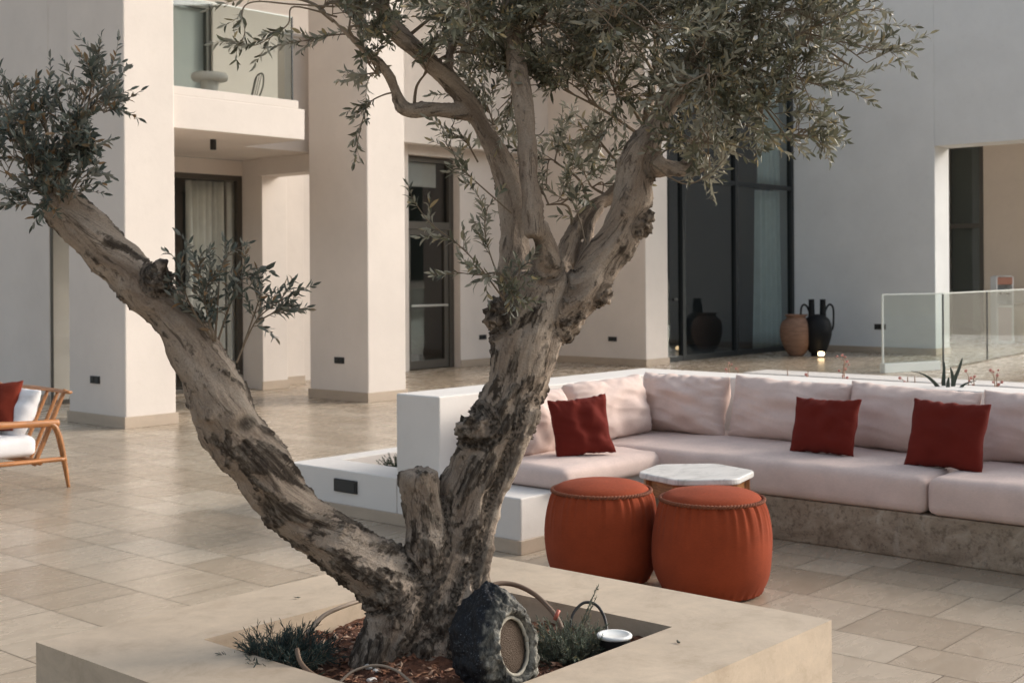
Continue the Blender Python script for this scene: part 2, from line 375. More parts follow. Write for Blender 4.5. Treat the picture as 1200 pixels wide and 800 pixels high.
# projecting pier at right
p5 = boxes('pier', [(16.85, 17.47, 11.90, 14.198, 0, 7.2)], M['plaster'], house, .01)
boxes('skirting', [(16.85-PB, 17.47+PB, 11.90-PB, 11.8996, .001, .115), (16.85-PB, 16.8496, 11.8996, 14.17, .001, .115)], M['skirting'], p5, .002)
socket(p5, 'x', 16.85, 12.56, .42)
def room(par, x0, x1, y0, y1, z0, z1, m, open_side='y0'):
    t = .05; b = [(x0-t, x1+t, y1, y1+t, z0-t, z1+t), (x0-t, x0, y0, y1-.001, z0-t, z1+t), (x1, x1+t, y0, y1-.001, z0-t, z1+t), (x0+.001, x1-.001, y0, y1-.001, z1, z1+t), (x0+.001, x1-.001, y0, y1-.001, z0-.03, z0)]
    return boxes('room', b, m, par, 0)
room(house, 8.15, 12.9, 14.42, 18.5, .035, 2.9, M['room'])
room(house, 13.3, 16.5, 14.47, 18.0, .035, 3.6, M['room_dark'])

# ------------------------------------------------------------------ right wing
wing = thing('house', 'tall grey shaded house wing with double-height dark glazing and a wide doorway opening', 'house', (22, 9, 0))
boxes('wall', [(22.10, 22.73, 9.38, 12.6, 0, 9), (22.10, 22.73, 7.5, 9.38, 3.69, 9), (22.10, 22.73, 2.001, 7.498, 3.69, 4.4), (22.10, 22.73, 1.4, 2.0, 0, 4.4), (17.475, 22.098, 12.20, 12.6, 5.2, 9)], M['plaster_grey'], wing, .01)
boxes('skirting', [(22.10-PB, 22.0996, 9.38, 12.19, .001, .115), (22.10-PB, 22.73, 9.38-PB, 9.3796, .001, .115)], M['skirting'], wing, .002)
socket(wing, 'x', 22.10, 10.42, .48, .22, .10)
boxes('wall', [(27.3, 27.6, 8.4, 10.52, 0, 5.4), (27.3, 27.6, 10.52, 14, 5.0, 5.4)], M['tan'], wing)
boxes('ceiling', [(22.735, 27.6, 7.6, 14, 5.41, 5.6)], M['plaster'], wing, .002)
wn = boxes('window', [(27.30, 27.38, 10.53, 10.61, .001, 4.99), (27.30, 27.38, 11.24, 11.32, .001, 4.99), (27.30, 27.38, 10.61, 11.24, 2.40, 2.50), (27.30, 27.38, 12.6, 12.7, .001, 4.99)], M['frame'], wing, .003)
boxes('pane', [(27.34, 27.348, 10.61, 12.6, .001, 4.99)], M['glass_dark'], wn, 0); boxes('added_backing', [(27.42, 27.44, 10.62, 12.6, .3, 4.98)], mat('brown_backing', (.20, .185, .155), .9), wn, 0)  # brown panel added behind the pane to lift its darkness
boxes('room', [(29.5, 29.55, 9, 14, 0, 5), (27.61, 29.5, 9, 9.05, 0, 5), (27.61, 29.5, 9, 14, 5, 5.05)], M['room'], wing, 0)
G = 12.2
gw = boxes('glazing', [(x-.045, x+.045, G-.05, G+.05, .002, 5.19) for x in (17.53, 18.33, 20.03, 22.05)] + [(17.575, 18.285, G-.045, G+.045, 3.03, 3.11), (18.375, 19.985, G-.045, G+.045, 3.03, 3.11), (20.075, 22.005, G-.045, G+.045, 3.03, 3.11),
     (17.575, 18.285, G-.045, G+.045, .002, .09), (18.375, 19.985, G-.045, G+.045, .002, .09), (20.075, 22.005, G-.045, G+.045, .002, .09)], M['frame_dark'], wing, .003)
for a, b in ((17.575, 18.285), (18.375, 19.985), (20.075, 22.005)):
    for c, d in ((.09, 3.03), (3.11, 5.19)):
        boxes('pane', [(a, b, G-.004, G+.004, c, d)], M['glass_dark'], gw, 0)
boxes('door_handle', [(17.95, 18.06, G-.10, G-.052, 1.02, 1.06)], M['black'], gw, .004)
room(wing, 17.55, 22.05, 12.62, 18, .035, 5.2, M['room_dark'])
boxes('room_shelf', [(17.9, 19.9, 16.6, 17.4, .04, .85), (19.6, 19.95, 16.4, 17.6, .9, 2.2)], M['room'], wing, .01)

# curtains hang inside (things of their own)
def curtain(x0, x1, y, z0, z1, m, label, folds, amp=.05, group=None, flare=0):
    n = int((x1-x0)/.012)+2; V, Fc = [], []; rows = 10; ph = random.random()*6
    for j in range(rows+1):
        t = j/rows; z = z1+(z0-z1)*t
        for i in range(n):
            s = i/(n-1); a = s*folds*2*math.pi+ph
            xx = x0+(x1-x0)*s+flare*t*t*(s-.5)
            V.append((xx+.012*math.sin(a*.7+2), y+amp*(.75+.4*t)*math.sin(a+.35*math.sin(a*.43+1)+.3*t), z))
    for j in range(rows):
        for i in range(n-1): Fc.append((j*n+i, j*n+i+1, (j+1)*n+i+1, (j+1)*n+i))
    o = mesh_np('curtain', V, Fc, m); md = o.modifiers.new('thick', 'SOLIDIFY'); md.thickness = .004
    return tag(o, label, 'curtain', group)
curtain(9.78, 10.36, 14.09, .06, 2.72, M['curtain'], 'heavy off-white curtain gathered behind the sliding door of the loggia', 6, .055)
curtain(10.38, 10.60, 14.06, .06, 2.72, M['curtain'], 'flat cream panel standing in for a reflection at the right frame of the sliding door', 2, .02)  # cream sheet added for a pale reflection in the door pane
curtain(7.93, 8.06, 14.08, .06, 2.70, M['curtain'], 'narrow white curtain in the window slot left of the left pillar', 3, .03)
curtain(21.15, 22.0, 12.42, .06, 3.02, M['curtain_blue'], 'pale green curtain in the lower tall glazing beside the vases', 5, .06, flare=.12)
curtain(21.15, 22.0, 12.42, 3.12, 5.15, M['curtain_blue'], 'pale green curtain behind the upper panes of the tall glazing', 5, .05)

# balcony furniture
def wire_chair(loc, rot, label):
    t = thing('chair', label, 'chair', loc, 'wire chairs on the balcony'); t.rotation_euler.z = rot; t.scale = (.8, .8, .82)
    def T(nm, pts, r=.009): 
        v, f = tube_vf(smooth_path(pts, 5), r, 6); o = mesh_np(nm, v, f, M['frame']); o.parent = t; return o
    for sx in (-1, 1):
        for sy in (-1, 1): T('leg', [(sx*.2, sy*.2, 0), (sx*.19, sy*.19, .42)], .011)
    pr = [(.02, .415), (.2, .42), (.23, .435), (.2, .455), (.02, .46)]
    v, f = lathe_vf(pr, 24); o = mesh_np('seat', v, f, M['white_fab']); o.parent = t
    T('backrest', [(-.21, -.16, .43), (-.27, -.2, .62), (-.30, -.15, .80), (-.31, 0, .85), (-.30, .15, .80), (-.27, .2, .62), (-.21, .16, .43)], .012)
    for yy in (-.09, 0, .09): T('back_rod', [(-.2, yy, .44), (-.30, yy, .83)], .006)
wire_chair((9.0, 13.35, 3.342), R(20), 'dark wire chair at the left of the round balcony table')
wire_chair((9.98, 13.2, 3.342), R(165), 'thin wire chair at the right of the round balcony table')
bt = thing('pedestal_table', 'round cream pedestal table on the balcony behind the glass', 'table', (9.50, 13.2, 3.341)); bt.scale = (.62, .62, 1.05)
v, f = lathe_vf([(.20, 0), (.205, .05), (.175, .12), (.165, .40), (.19, .50)], 32); mesh_np('pedestal', v, f, M['plaster_bench']).parent = bt
v, f = lathe_vf([(.19, .50), (.33, .51), (.36, .535), (.36, .57), (.33, .595), (.02, .60)], 40); mesh_np('tabletop', v, f, M['plaster_bench']).parent = bt

# ------------------------------------------------------------------ built-in L bench
bench = thing('built_in_bench', 'white masonry L-shaped bench with stained stone seat base', 'bench', (6.5, 4.5, 0))
boxes('side_wall', [(5.36, 7.90, 5.25, 5.61, 0, .785)], M['plaster_bench'], bench, .01, 3)
boxes('back_wall', [(7.54, 7.90, -2.5, 5.249, 0, .785)], M['plaster_bench'], bench, .01, 3)
boxes('seat_base', [(6.42, 7.539, -2.5, 5.248, 0, .238)], M['travertine'], bench, .008)
eb = boxes('end_block', [(5.21, 6.418, 4.50, 5.248, 0.001, .298)], M['plaster_bench'], bench, .008)
boxes('skirting', [(5.21-PB, 5.2096, 4.5, 5.25, .001, .075), (5.21-PB, 6.40, 4.5-PB, 4.4996, .001, .075)], M['skirting'], eb, .002)
lp = thing('planter_box', 'low white rendered planter box in front of the bench side wall', 'planter', (5.8, 6.1, 0))
pb = boxes('box_wall', [(5.36, 5.66, 5.612, 6.62, 0, .28), (5.662, 9.0, 6.45, 6.62, 0, .279), (8.82, 9.0, 5.612, 6.448, 0, .279)], M['plaster_bench'], lp, .006)
boxes('skirting', [(5.36-PB, 5.3596, 5.25, 6.62+PB, .001, .07)], M['skirting'], lp, .002)
sk = boxes('step_light', [(5.347, 5.362, 5.955, 6.165, .145, .225)], M['black'], lp, .003)
boxes('light_insert', [(5.3445, 5.3468, 5.97, 6.15, .155, .215)], M['frame_dark'], sk, 0)
soilm = mat('red_soil', (.13, .055, .03), .95); k = N(soilm)
k.out(k.ramp(k.noise(k.co(), 22, 8, .7), [(.3, (.04, .016, .010)), (.5, (.125, .05, .027)), (.72, (.24, .11, .06))]), k.bump(k.noise(k.co(), 60, 8, .7), .9, .02))
boxes('planter_soil', [(5.661, 8.819, 5.615, 6.449, .01, .18)], soilm, lp, 0)
# planting strip behind the back wall with its far kerb
pk = boxes('kerb', [(13.4, 13.95, -3, 8.06, 0, .30)], M['plaster_bench'], None, .01); tag(pk, 'long low white kerb wall across the terrace behind the bench', 'low wall')
ps = thing('planter_box', 'planting strip running along the back of the bench with dry stalks', 'planter', (8.4, 2, 0))
boxes('box_wall', [(8.75, 8.9, -2.5, 5.61, 0, .30)], M['plaster_bench'], ps, .006)
boxes('planter_soil', [(7.903, 8.748, -2.5, 5.61, .002, .26)], soilm, ps, 0)

# ------------------------------------------------------------------ glass balustrade on the terrace
bal = thing('glass_balustrade', 'frameless glass balustrade with bright edge standing on the rear terrace', 'balustrade', (18, 8.3, 0))
def panel(a, b, z0, z1, name='glass_panel'):
    a = Vector((*a, 0)); b = Vector((*b, 0)); d = (b-a); L = d.length; ang = math.atan2(d.y, d.x)
    t = Matrix.Translation(a) @ Matrix.Rotation(ang, 4, 'Z')
    def bx(nm, bl, m, par, bev=.001):
        bm = bmesh.new()
        for q in bl: add_box(bm, *q, bev=bev)
        bmesh.ops.transform(bm, matrix=t, verts=bm.verts); return bm_obj(nm, bm, m, par)
    p = bx(name, [(0.02, L-.02, -.008, .008, z0, z1)], M['glass_bal'], bal, 0)
    bx('top_edge', [(0.0, L, -.011, .011, z1+.001, z1+.018)], M['edge'], p)
    return p, bx, L
p, bx, L = panel((17.82, 8.37), (18.97, 7.94), .14, 1.14)
bx('base_channel', [(0, L-.1, -.05, .05, .002, .138)], M['edge'], p, .004)
bx('end_edge', [(-.004, .019, -.012, .012, .14, 1.14)], M['edge'], p)
p, bx, L = panel((18.98, 7.94), (21.2, 8.13), .02, 1.14); bx('end_edge', [(-.004, .014, -.012, .012, .02, 1.14)], M['frame_dark'], p)
p, bx, L = panel((21.22, 8.13), (24.6, 8.42), .02, 1.14); bx('end_edge', [(-.004, .014, -.012, .012, .02, 1.14)], M['frame_dark'], p)

# ------------------------------------------------------------------ vases, lamp, dispenser
def amphora(name, label, loc, prof, m, group=None):
    t = thing(name, label, 'vase', loc, group); v, f = lathe_vf(smooth_path(prof, 4), 40)
    mesh_np('vase_body', v, f, m).parent = t; return t
amphora('vase', 'squat brown terracotta jar standing against the grey wall', (20.55, 11.27, 0), [(.10, 0), (.15, .04), (.25, .22), (.29, .42), (.26, .58), (.18, .66), (.165, .69), (.20, .72), (.19, .735), (.15, .70)], M['terra'])
bv = amphora('vase', 'black two-necked amphora with looped handles beside the terracotta jar', (20.72, 10.95, 0), [(.11, 0), (.12, .05), (.17, .12), (.24, .34), (.25, .50), (.21, .64), (.12, .72), (.02, .74)], M['blackclay'])
side = Vector((math.sin(YAW), -math.cos(YAW), 0))
for s in (-1, 1):
    v, f = lathe_vf(smooth_path([(.06, .66), (.055, .8), (.05, .98), (.058, 1.0), (.045, 1.0)], 3), 20, tuple(side*s*.10)); mesh_np('neck', v, f, M['blackclay']).parent = bv
    pts = [Vector((0, 0, z))+side*s*x for x, z in ((.12, .72), (.17, .86), (.23, .91), (.28, .85), (.29, .70), (.28, .52), (.25, .45))]
    v, f = tube_vf(smooth_path(pts, 5), .018, 8); mesh_np('handle', v, f, M['blackclay']).parent = bv
em = mat('lamp_glow', (1, .8, .5)); em.node_tree.nodes['Principled BSDF'].inputs['Emission Color'].default_value = (1, .70, .38, 1); em.node_tree.nodes['Principled BSDF'].inputs['Emission Strength'].default_value = 3
ll = thing('floor_lantern', 'small glowing lantern on the floor in front of the black amphora', 'lantern', (20.42, 10.72, 0))
v, f = lathe_vf([(.055, .001), (.06, .01), (.06, .03)], 20); mesh_np('lantern_base', v, f, M['black']).parent = ll
v, f = lathe_vf(smooth_path([(.045, .031), (.055, .055), (.05, .09), (.025, .10)], 3), 20); mesh_np('glow_globe', v, f, em).parent = ll
amphora('vase', 'tan clay jar at the far right behind the glass balustrade', (27.0, 9.62, 0), [(.16, 0), (.2, .05), (.33, .30), (.36, .50), (.30, .68), (.2, .76), (.22, .80), (.2, .81)], mat('tan_clay', (.34, .26, .17), .85))
ds = thing('water_dispenser', 'white floor-standing dispenser with orange top panel in the doorway', 'dispenser', (26.45, 9.82, 0))
ang = YAW
def dbx(nm, bl, m, bev=.008, par=None):
    bm = bmesh.new()
    for q in bl: add_box(bm, *q, bev=bev)
    bmesh.ops.rotate(bm, cent=(0, 0, 0), matrix=Matrix.Rotation(ang, 3, 'Z'), verts=bm.verts)
    o = bm_obj(nm, bm, m); o.parent = par or ds; return o
wm = mat('white_enamel', (.72, .72, .72), .4)
dbx('cabinet', [(-.16, .16, -.18, .18, 0, .80), (-.16, .16, -.18, -.145, .80, 1.36), (-.16, .16, .145, .18, .80, 1.36), (.10, .16, -.145, .145, .80, 1.36), (-.16, .10, -.145, .145, 1.04, 1.09), (-.16, .16, -.145, .145, 1.36, 1.38)], wm)
dbx('display_panel', [(-.168, -.155, -.15, .15, 1.20, 1.35)], mat('orange_panel', (.42, .20, .14), .5))
dbx('drip_tray', [(-.20, -.161, -.13, .13, .78, .82)], mat('grey_plastic', (.3, .3, .3), .5))
dbx('tap', [(-.15, -.05, -.10, -.06, 1.0, 1.039), (-.15, -.05, .06, .10, 1.0, 1.039)], M['black'], .004)
dbx('front_panel', [(-.168, -.161, -.14, .14, .06, .74)], mat('pinkish_panel', (.52, .42, .40), .5), .003)

# ================================================================== SOFT FURNISHING
def nz(p, s, seed=0): return noise.noise(Vector((p[0]*s+seed, p[1]*s+seed*.7, p[2]*s-seed)))
def seat_cushion(name, label, x0, x1, y0, y1, z0, z1, group, seed=1, m='pink'):
    """boxed cushion: rounded box, slightly crowned, with welted edges"""
    nx, ny = max(12, int((x1-x0)/.035)), max(12, int((y1-y0)/.035)); r = .035
    bm = bmesh.new()
    cx, cy, cz = (x0+x1)/2, (y0+y1)/2, (z0+z1)/2; hx, hy, hz = (x1-x0)/2, (y1-y0)/2, (z1-z0)/2
    bmesh.ops.create_cube(bm, size=2)
    for e in bm.edges: e.select = False
    t = bmesh.new()
    def grid_face(ax, s):
        n1, n2 = {0: (ny, 8), 1: (nx, 8), 2: (nx, ny)}[ax]; vs = []
        for i in range(n1+1):
            row = []
            for j in range(n2+1):
                a, b = -1+2*i/n1, -1+2*j/n2
                p = {0: (s, a, b), 1: (a, s, b), 2: (a, b, s)}[ax]; row.append(t.verts.new(p))
            vs.append(row)
        for i in range(n1):
            for j in range(n2): t.faces.new((vs[i][j], vs[i+1][j], vs[i+1][j+1], vs[i][j+1]))
    for ax in range(3):
        for s in (-1, 1): grid_face(ax, s)
    bmesh.ops.remove_doubles(t, verts=t.verts, dist=1e-4)
    for v in t.verts:
        a, b, c = v.co; p = Vector((a*hx, b*hy, c*hz))
        q = Vector((max(-hx+r, min(hx-r, p.x)), max(-hy+r, min(hy-r, p.y)), max(-hz+r, min(hz-r, p.z))))
        d = p-q
        if d.length > 1e-6: p = q+d.normalized()*r
        crown = (1-a*a)*(1-b*b)
        if c > .99: p.z += .018*crown**.5
        p.x += .010*(1-c*c)*a*abs(a)**3*(.4+.6*(1-b*b)); p.y += .010*(1-c*c)*b*abs(b)**3
        w = Vector((cx, cy, cz))+p
        n = nz(w, 6, seed)*.006+nz(w, 17, seed)*.0025
        p += Vector((a**5*n*.8, b**5*n*.8, n*(1 if c > 0 else .2)))
        v.co = Vector((cx, cy, cz))+p
    bm.free()
    o = bm_obj(name, t, M[m], None, True); o['label'] = label; o['category'] = 'cushion'; o['group'] = group
    # piping along upper and lower edges as a part
    return o
def pillow(name, label, w, h, d, mtx, m, group=None, seed=1, ears=.10, wr=1.0, n=34, sag=0., cat='pillow', flat=.5):
    """stuffed pillow in local xy (w x h), thickness d, placed by mtx"""
    V, Fc = [], []
    idx = {}
    for s in (1, -1):
        for i in range(n+1):
            for j in range(n+1):
                u, v = -1+2*i/n, -1+2*j/n
                edge = i in (0, n) or j in (0, n)
                if s == -1 and edge: idx[s, i, j] = idx[1, i, j]; continue
                au, av = abs(u), abs(v)
                x = u*(1-ears*.55*(1-av**2.0)*au**3); y = v*(1-ears*.55*(1-au**2.0)*av**3)
                prof = ((1-au**2.4)*(1-av**2.4))**flat
                t = d/2*prof
                p = Vector((x*w/2, y*h/2, s*t))
                e = max(au, av)
                # wrinkles: gathers radiating from the seams plus broad slumps
                k1 = noise.noise(Vector((u*9*(1 if av > au else .6)+seed*3.1, v*9*(.6 if av > au else 1), seed)))
                k2 = noise.noise(Vector((u*2.3+seed, v*2.3, seed*1.7+s)))
                fold = noise.noise(Vector((u*1.1+seed, v*3.2+u*1.3, seed*.9+s)))
                p.z += s*wr*d*((.06*k1)*(e**5)*(1-e**14)+.11*k2*prof+.035*(-abs(fold)**.6)*prof)
                p.x += .012*wr*k2*(1-au*.3); p.y += .01*wr*k1*(e**4)
                p.y -= sag*h*(1-u*u)*max(0, v)**2*.5
                p.z += -s*0
                idx[s, i, j] = len(V); V.append(p)
    for s in (1, -1):
        for i in range(n):
            for j in range(n):
                q = (idx[s, i, j], idx[s, i+1, j], idx[s, i+1, j+1], idx[s, i, j+1])
                Fc.append(q if s == 1 else q[::-1])
    V = [mtx @ p for p in V]
    o = mesh_np(name, V, Fc, M[m] if isinstance(m, str) else m)
    md = o.modifiers.new('s', 'SUBSURF'); md.levels = 1; md.render_levels = 1
    return tag(o, label, cat, group)
def pose(loc, normal, roll=0, lean=0):
    """pillow frame: local z = facing normal (leaned back by lean), local y = up"""
    n = Vector(normal).normalized(); up = Vector((0, 0, 1)); r = up.cross(n).normalized()
    n2 = (n*math.cos(lean)+up*math.sin(lean)).normalized(); u2 = n2.cross(r)
    m = Matrix((r, u2, n2)).transposed().to_4x4()
    return Matrix.Translation(loc) @ m @ Matrix.Rotation(roll, 4, 'Z')
SG = 'blush seat cushions of the L bench'
seat_cushion('seat_cushion', 'blush seat cushion on the left arm of the bench, its end just behind the trunk', 5.50, 6.46, 4.43, 5.20, .300, .420, SG, 1)
seat_cushion('seat_cushion', 'long blush seat cushion along the back of the bench behind the marble table', 6.40, 7.50, 2.785, 5.20, .240, .435, SG, 2)
seat_cushion('seat_cushion', 'blush seat cushion at the right end of the bench, cut off by the photo edge', 6.40, 7.50, .55, 2.765, .240, .435, SG, 3)
BG = 'blush back cushions of the L bench'
def backc(label, y0, y1, seed, h=.40, x=7.20, lean=.22, z=.43, d=.30, roll=0, wr=1.):
    pillow('back_cushion', label, (y1-y0)*1.015, h*1.03, d*1.08, pose((x, (y0+y1)/2, z+h/2-.010), (-1, .05*math.sin(seed*5), 0), roll+.012*math.sin(seed*9), lean), 'pink', BG, seed, .10, wr*1.0, 44, cat='cushion', flat=.52)
backc('crumpled blush back cushion in the corner of the bench', 4.425, 5.10, 1.3, .395, 7.16, .2, .44, .30, wr=1.5)
backc('creased blush back cushion left of the middle red pillow', 3.58, 4.42, 2.6, .395, 7.2, .22, .44, .28, -.01, 1.25)
backc('blush back cushion between the two red pillows on the long bench', 2.80, 3.62, 4.1, .395, 7.2, .22, .44, .28, -.02)
backc('blush back cushion at the right photo edge behind the rightmost red pillow', 2.02, 2.80, 5.2, .395, 7.2, .22, .44, .28)
backc('blush back cushion beyond the right photo edge', 1.2, 2.0, 6.6, .395, 7.2, .22, .44, .28)
pillow('back_cushion', 'blush back cushion on the bench side wall behind the leftmost red pillow', .80, .40, .27, pose((6.62, 4.98, .625), (0, -1, 0), .02, .22), 'pink', BG, 7.7, .06, 1.3, 40, cat='cushion', flat=.36)
pillow('back_cushion', 'blush back cushion at the end of the side wall, half hidden by the trunk', .62, .40, .25, pose((5.88, 4.98, .605), (0, -1, 0), -.03, .22), 'pink', BG, 8.9, .06, 1.2, 40, cat='cushion', flat=.36)
RG = 'red pillows on the L bench'
pillow('throw_pillow', 'bright red square pillow on the bench side arm, nearest the trunk', .37, .36, .15, pose((5.95, 4.67, .60), (-.58, -.80, 0), .09, .30), 'red', RG, 3.3, .14, 1.3)
pillow('throw_pillow', 'dark red square pillow in the middle of the long bench', .42, .34, .15, pose((6.80, 3.55, .605), (-1, 0, 0), .02, .32), 'red', RG, 5.3, .14, 1.2)
pillow('throw_pillow', 'dark red square pillow on the bench nearest the right photo edge', .44, .385, .15, pose((6.76, 2.81, .615), (-1, 0, 0), -.02, .32), 'red', RG, 6.3, .14, 1.2)

# ------------------------------------------------------------------ poufs
def pouf(label, c, seed):
    t = thing('pouf', label, 'pouf', (c[0], c[1], 0), 'rust poufs beside the marble table')
    n = 220; fr = [noise.noise(Vector((math.cos(2*math.pi*j/n)*5, math.sin(2*math.pi*j/n)*5, seed))) for j in range(n)]
    def body(r, z, a):
        w = max(0, (z-.16)/.275)**2.2*.0085 + max(0, (.08-z)/.08)**2*.006
        j = int(a/(2*math.pi)*n) % n
        g = math.sin(a*34+3*fr[j])*.65+math.sin(a*57+5*fr[j])*.35
        big = noise.noise(Vector((math.cos(a)*1.3, math.sin(a)*1.3, z*4+seed)))*.012
        return r+w*g+big*min(1, z*8), z
    prof = smooth_path([(.02, .004), (.205, .004), (.238, .03), (.268, .10), (.279, .20), (.274, .30), (.258, .385), (.238, .432), (.225, .440)], 5)
    v, f = lathe_vf([tuple(p) for p in prof], n, fn=body); mesh_np('body', v, f, M['rust']).parent = t
    top = smooth_path([(.236, .434), (.222, .452), (.19, .468), (.12, .483), (.06, .489), (.004, .490)], 4)
    def lid(r, z, a): return r, z+noise.noise(Vector((r*math.cos(a)*7, r*math.sin(a)*7, seed+4)))*.004
    v, f = lathe_vf([tuple(p) for p in top], 96, fn=lid); mesh_np('lid', v, f, M['rust']).parent = t
    for ph, mm in ((0, 'rope'), (math.pi, 'rope2')):
        pts = []
        for j in range(481):
            a = 2*math.pi*j/480; q = a*42+ph; rr = .241+.0048*math.cos(q); zz = .438+.0048*math.sin(q)
            pts.append((rr*math.cos(a), rr*math.sin(a), zz))
        v, f = tube_vf(pts, .0055, 6, cap=False); mesh_np('rope_trim', v, f, M[mm]).parent = t
    return t
pouf('round rust fabric pouf with rope trim, farther one beside the bench end block', (5.045, 3.835), 1.)
pouf('round rust fabric pouf with rope trim, nearer one in front of the marble table', (5.175, 3.285), 5.)

# ------------------------------------------------------------------ hexagonal table
tb = thing('side_table', 'low hexagonal table with white marble top and wooden legs', 'table', (5.70, 3.71, 0))
bm = bmesh.new(); hexa = [(math.cos(R(60*i+14))*.312, math.sin(R(60*i+14))*.312) for i in range(6)]
lo = [bm.verts.new((x, y, .430)) for x, y in hexa]; hi = [bm.verts.new((x, y, .462)) for x, y in hexa]
bm.faces.new(lo[::-1]); bm.faces.new(hi)
for i in range(6): bm.faces.new((lo[i], lo[(i+1) % 6], hi[(i+1) % 6], hi[i]))
bmesh.ops.bevel(bm, geom=[e for e in bm.edges if abs(e.verts[0].co.z-e.verts[1].co.z) > .01], offset=.045, segments=5, affect='EDGES', profile=.5)
bmesh.ops.bevel(bm, geom=[e for e in bm.edges if abs(e.verts[0].co.z-e.verts[1].co.z) < .001], offset=.008, segments=3, affect='EDGES', profile=.5)
o = bm_obj('tabletop', bm, M['marble']); o.parent = tb
for i in range(6):
    a = R(60*i+14); x, y = math.cos(a)*.255, math.sin(a)*.255
    bm = bmesh.new(); add_box(bm, -.018, .018, -.035, .035, .0, .428, .004)
    bmesh.ops.rotate(bm, cent=(0, 0, 0), matrix=Matrix.Rotation(a, 3, 'Z'), verts=bm.verts); bmesh.ops.translate(bm, vec=(x, y, 0), verts=bm.verts)
    o = bm_obj('leg', bm, M['wood_z']); o.parent = tb
for i in range(6):
    a = R(60*i+44); bm = bmesh.new(); add_box(bm, -.012, .012, -.115, .115, .34, .4285, .003)
    bmesh.ops.rotate(bm, cent=(0, 0, 0), matrix=Matrix.Rotation(a, 3, 'Z'), verts=bm.verts); bmesh.ops.translate(bm, vec=(math.cos(a)*.216, math.sin(a)*.216, 0), verts=bm.verts)
    o = bm_obj('apron', bm, M['wood_y']); o.parent = tb

# ------------------------------------------------------------------ lounge chair at left
ch = thing('lounge_chair', 'wooden lounge chair with open curved arms at the left photo edge', 'armchair', (4.4, 8.9, 0))
def ctube(nm, pts, rad, m='wood', flat=1., n=10, sp=6):
    P = smooth_path([tuple(p)+(r,) for p, r in zip(pts, rad)], sp)
    v, f = tube_vf([Vector(p[:3]) for p in P], [p[3] for p in P], n, flat); return mesh_np(nm, v, f, M[m], ch)
y0, y1 = 8.42, 9.46
for y in (y0, y1):
    ctube('rear_leg', [(4.835, y, 0), (4.80, y, .20), (4.765, y, .36), (4.725, y, .445), (4.66, y, .468)], [.012, .020, .022, .020, .017], 'wood_z')
    ctube('front_leg', [(3.98, y, 0), (4.00, y, .2), (4.02, y, .36), (4.06, y, .45), (4.12, y, .478)], [.012, .020, .022, .020, .016], 'wood_z')
    ctube('armrest', [(4.76, y, .462), (4.62, y, .468), (4.42, y, .478), (4.2, y, .486), (4.02, y, .478), (3.95, y, .465)], [.018, .017, .017, .019, .021, .014], 'wood', 1.5)
    yy = y+(.055 if y == y0 else -.055)
    ctube('back_post', [(4.60, yy, .175), (4.68, yy, .34), (4.77, yy, .54), (4.845, yy, .69)], [.016, .019, .018, .014], 'wood_z')
    ctube('side_rail', [(4.81, y, .205), (4.40, y, .215), (3.98, y, .225)], [.024, .024, .024], 'wood', .7)
ctube('back_rail', [(4.842, y0-.01, .672), (4.865, (y0+y1)/2, .676), (4.842, y1+.01, .672)], [.022, .026, .022], 'wood_y', .55)
ctube('seat_rail', [(4.62, y0, .20), (4.62, y1, .20)], [.022, .022], 'wood_y')
ctube('seat_rail', [(3.99, y0, .22), (3.99, y1, .22)], [.022, .022], 'wood_y')
for i in range(6):
    y = y0+.16+i*(y1-y0-.32)/5
    ctube('back_slat', [(4.63, y, .2), (4.715, y, .38), (4.85, y, .672)], [.009, .010, .009], 'wood_z', 1.6, 8)
seat_cushion('seat_cushion', 'thick white seat cushion on the wooden lounge chair', 3.96, 4.60, y0+.02, y1-.02, .245, .385, 'white chair cushions', 5, 'white_fab')
pillow('back_cushion', 'plump white back cushion leaning on the wooden chair back', .88, .38, .20, pose((4.585, 8.93, .53), (-1, 0, 0), 0, .50), 'white_fab', 'white chair cushions', 4.4, .05, .8, cat='cushion', flat=.34)
pillow('throw_pillow', 'rust square pillow leaning on the white cushion of the wooden chair', .42, .40, .14, pose((4.44, 8.76, .575), (-.85, -.5, 0), .10, .55), 'rust_cushion', None, 9.2, .14, .7)

# ================================================================== TREE PLANTER
hp = .45
tp = thing('tree_planter', 'square limestone planter with wide rim around the olive tree', 'planter', (2.7, 2.66, 0))
X0, X1, Y0, Y1 = 1.89, 3.56, 1.84, 3.475; x0, x1, y0, y1 = 2.215, 3.19, 2.165, 3.125
bm = bmesh.new()
def ring(z, a): return [bm.verts.new((x, y, z)) for x, y in a]
oc = [(X0, Y0), (X1, Y0), (X1, Y1), (X0, Y1)]; ic = [(x0, y0), (x1, y0), (x1, y1), (x0, y1)]
a = ring(0, oc); b = ring(hp, oc); c = ring(hp, ic); d = ring(.1, ic)
for i in range(4):
    j = (i+1) % 4
    bm.faces.new((a[i], a[j], b[j], b[i])); bm.faces.new((b[i], b[j], c[j], c[i])); bm.faces.new((c[i], c[j], d[j], d[i]))
bmesh.ops.bevel(bm, geom=[e for e in bm.edges if e.verts[0].co.z > .44 and e.verts[1].co.z > .44 and not e.is_boundary and abs(len(e.link_faces)) == 2 and e.calc_face_angle(0) > .5], offset=.006, segments=2, affect='EDGES')
bm_obj('planter_wall', bm, M['stone'], tp)
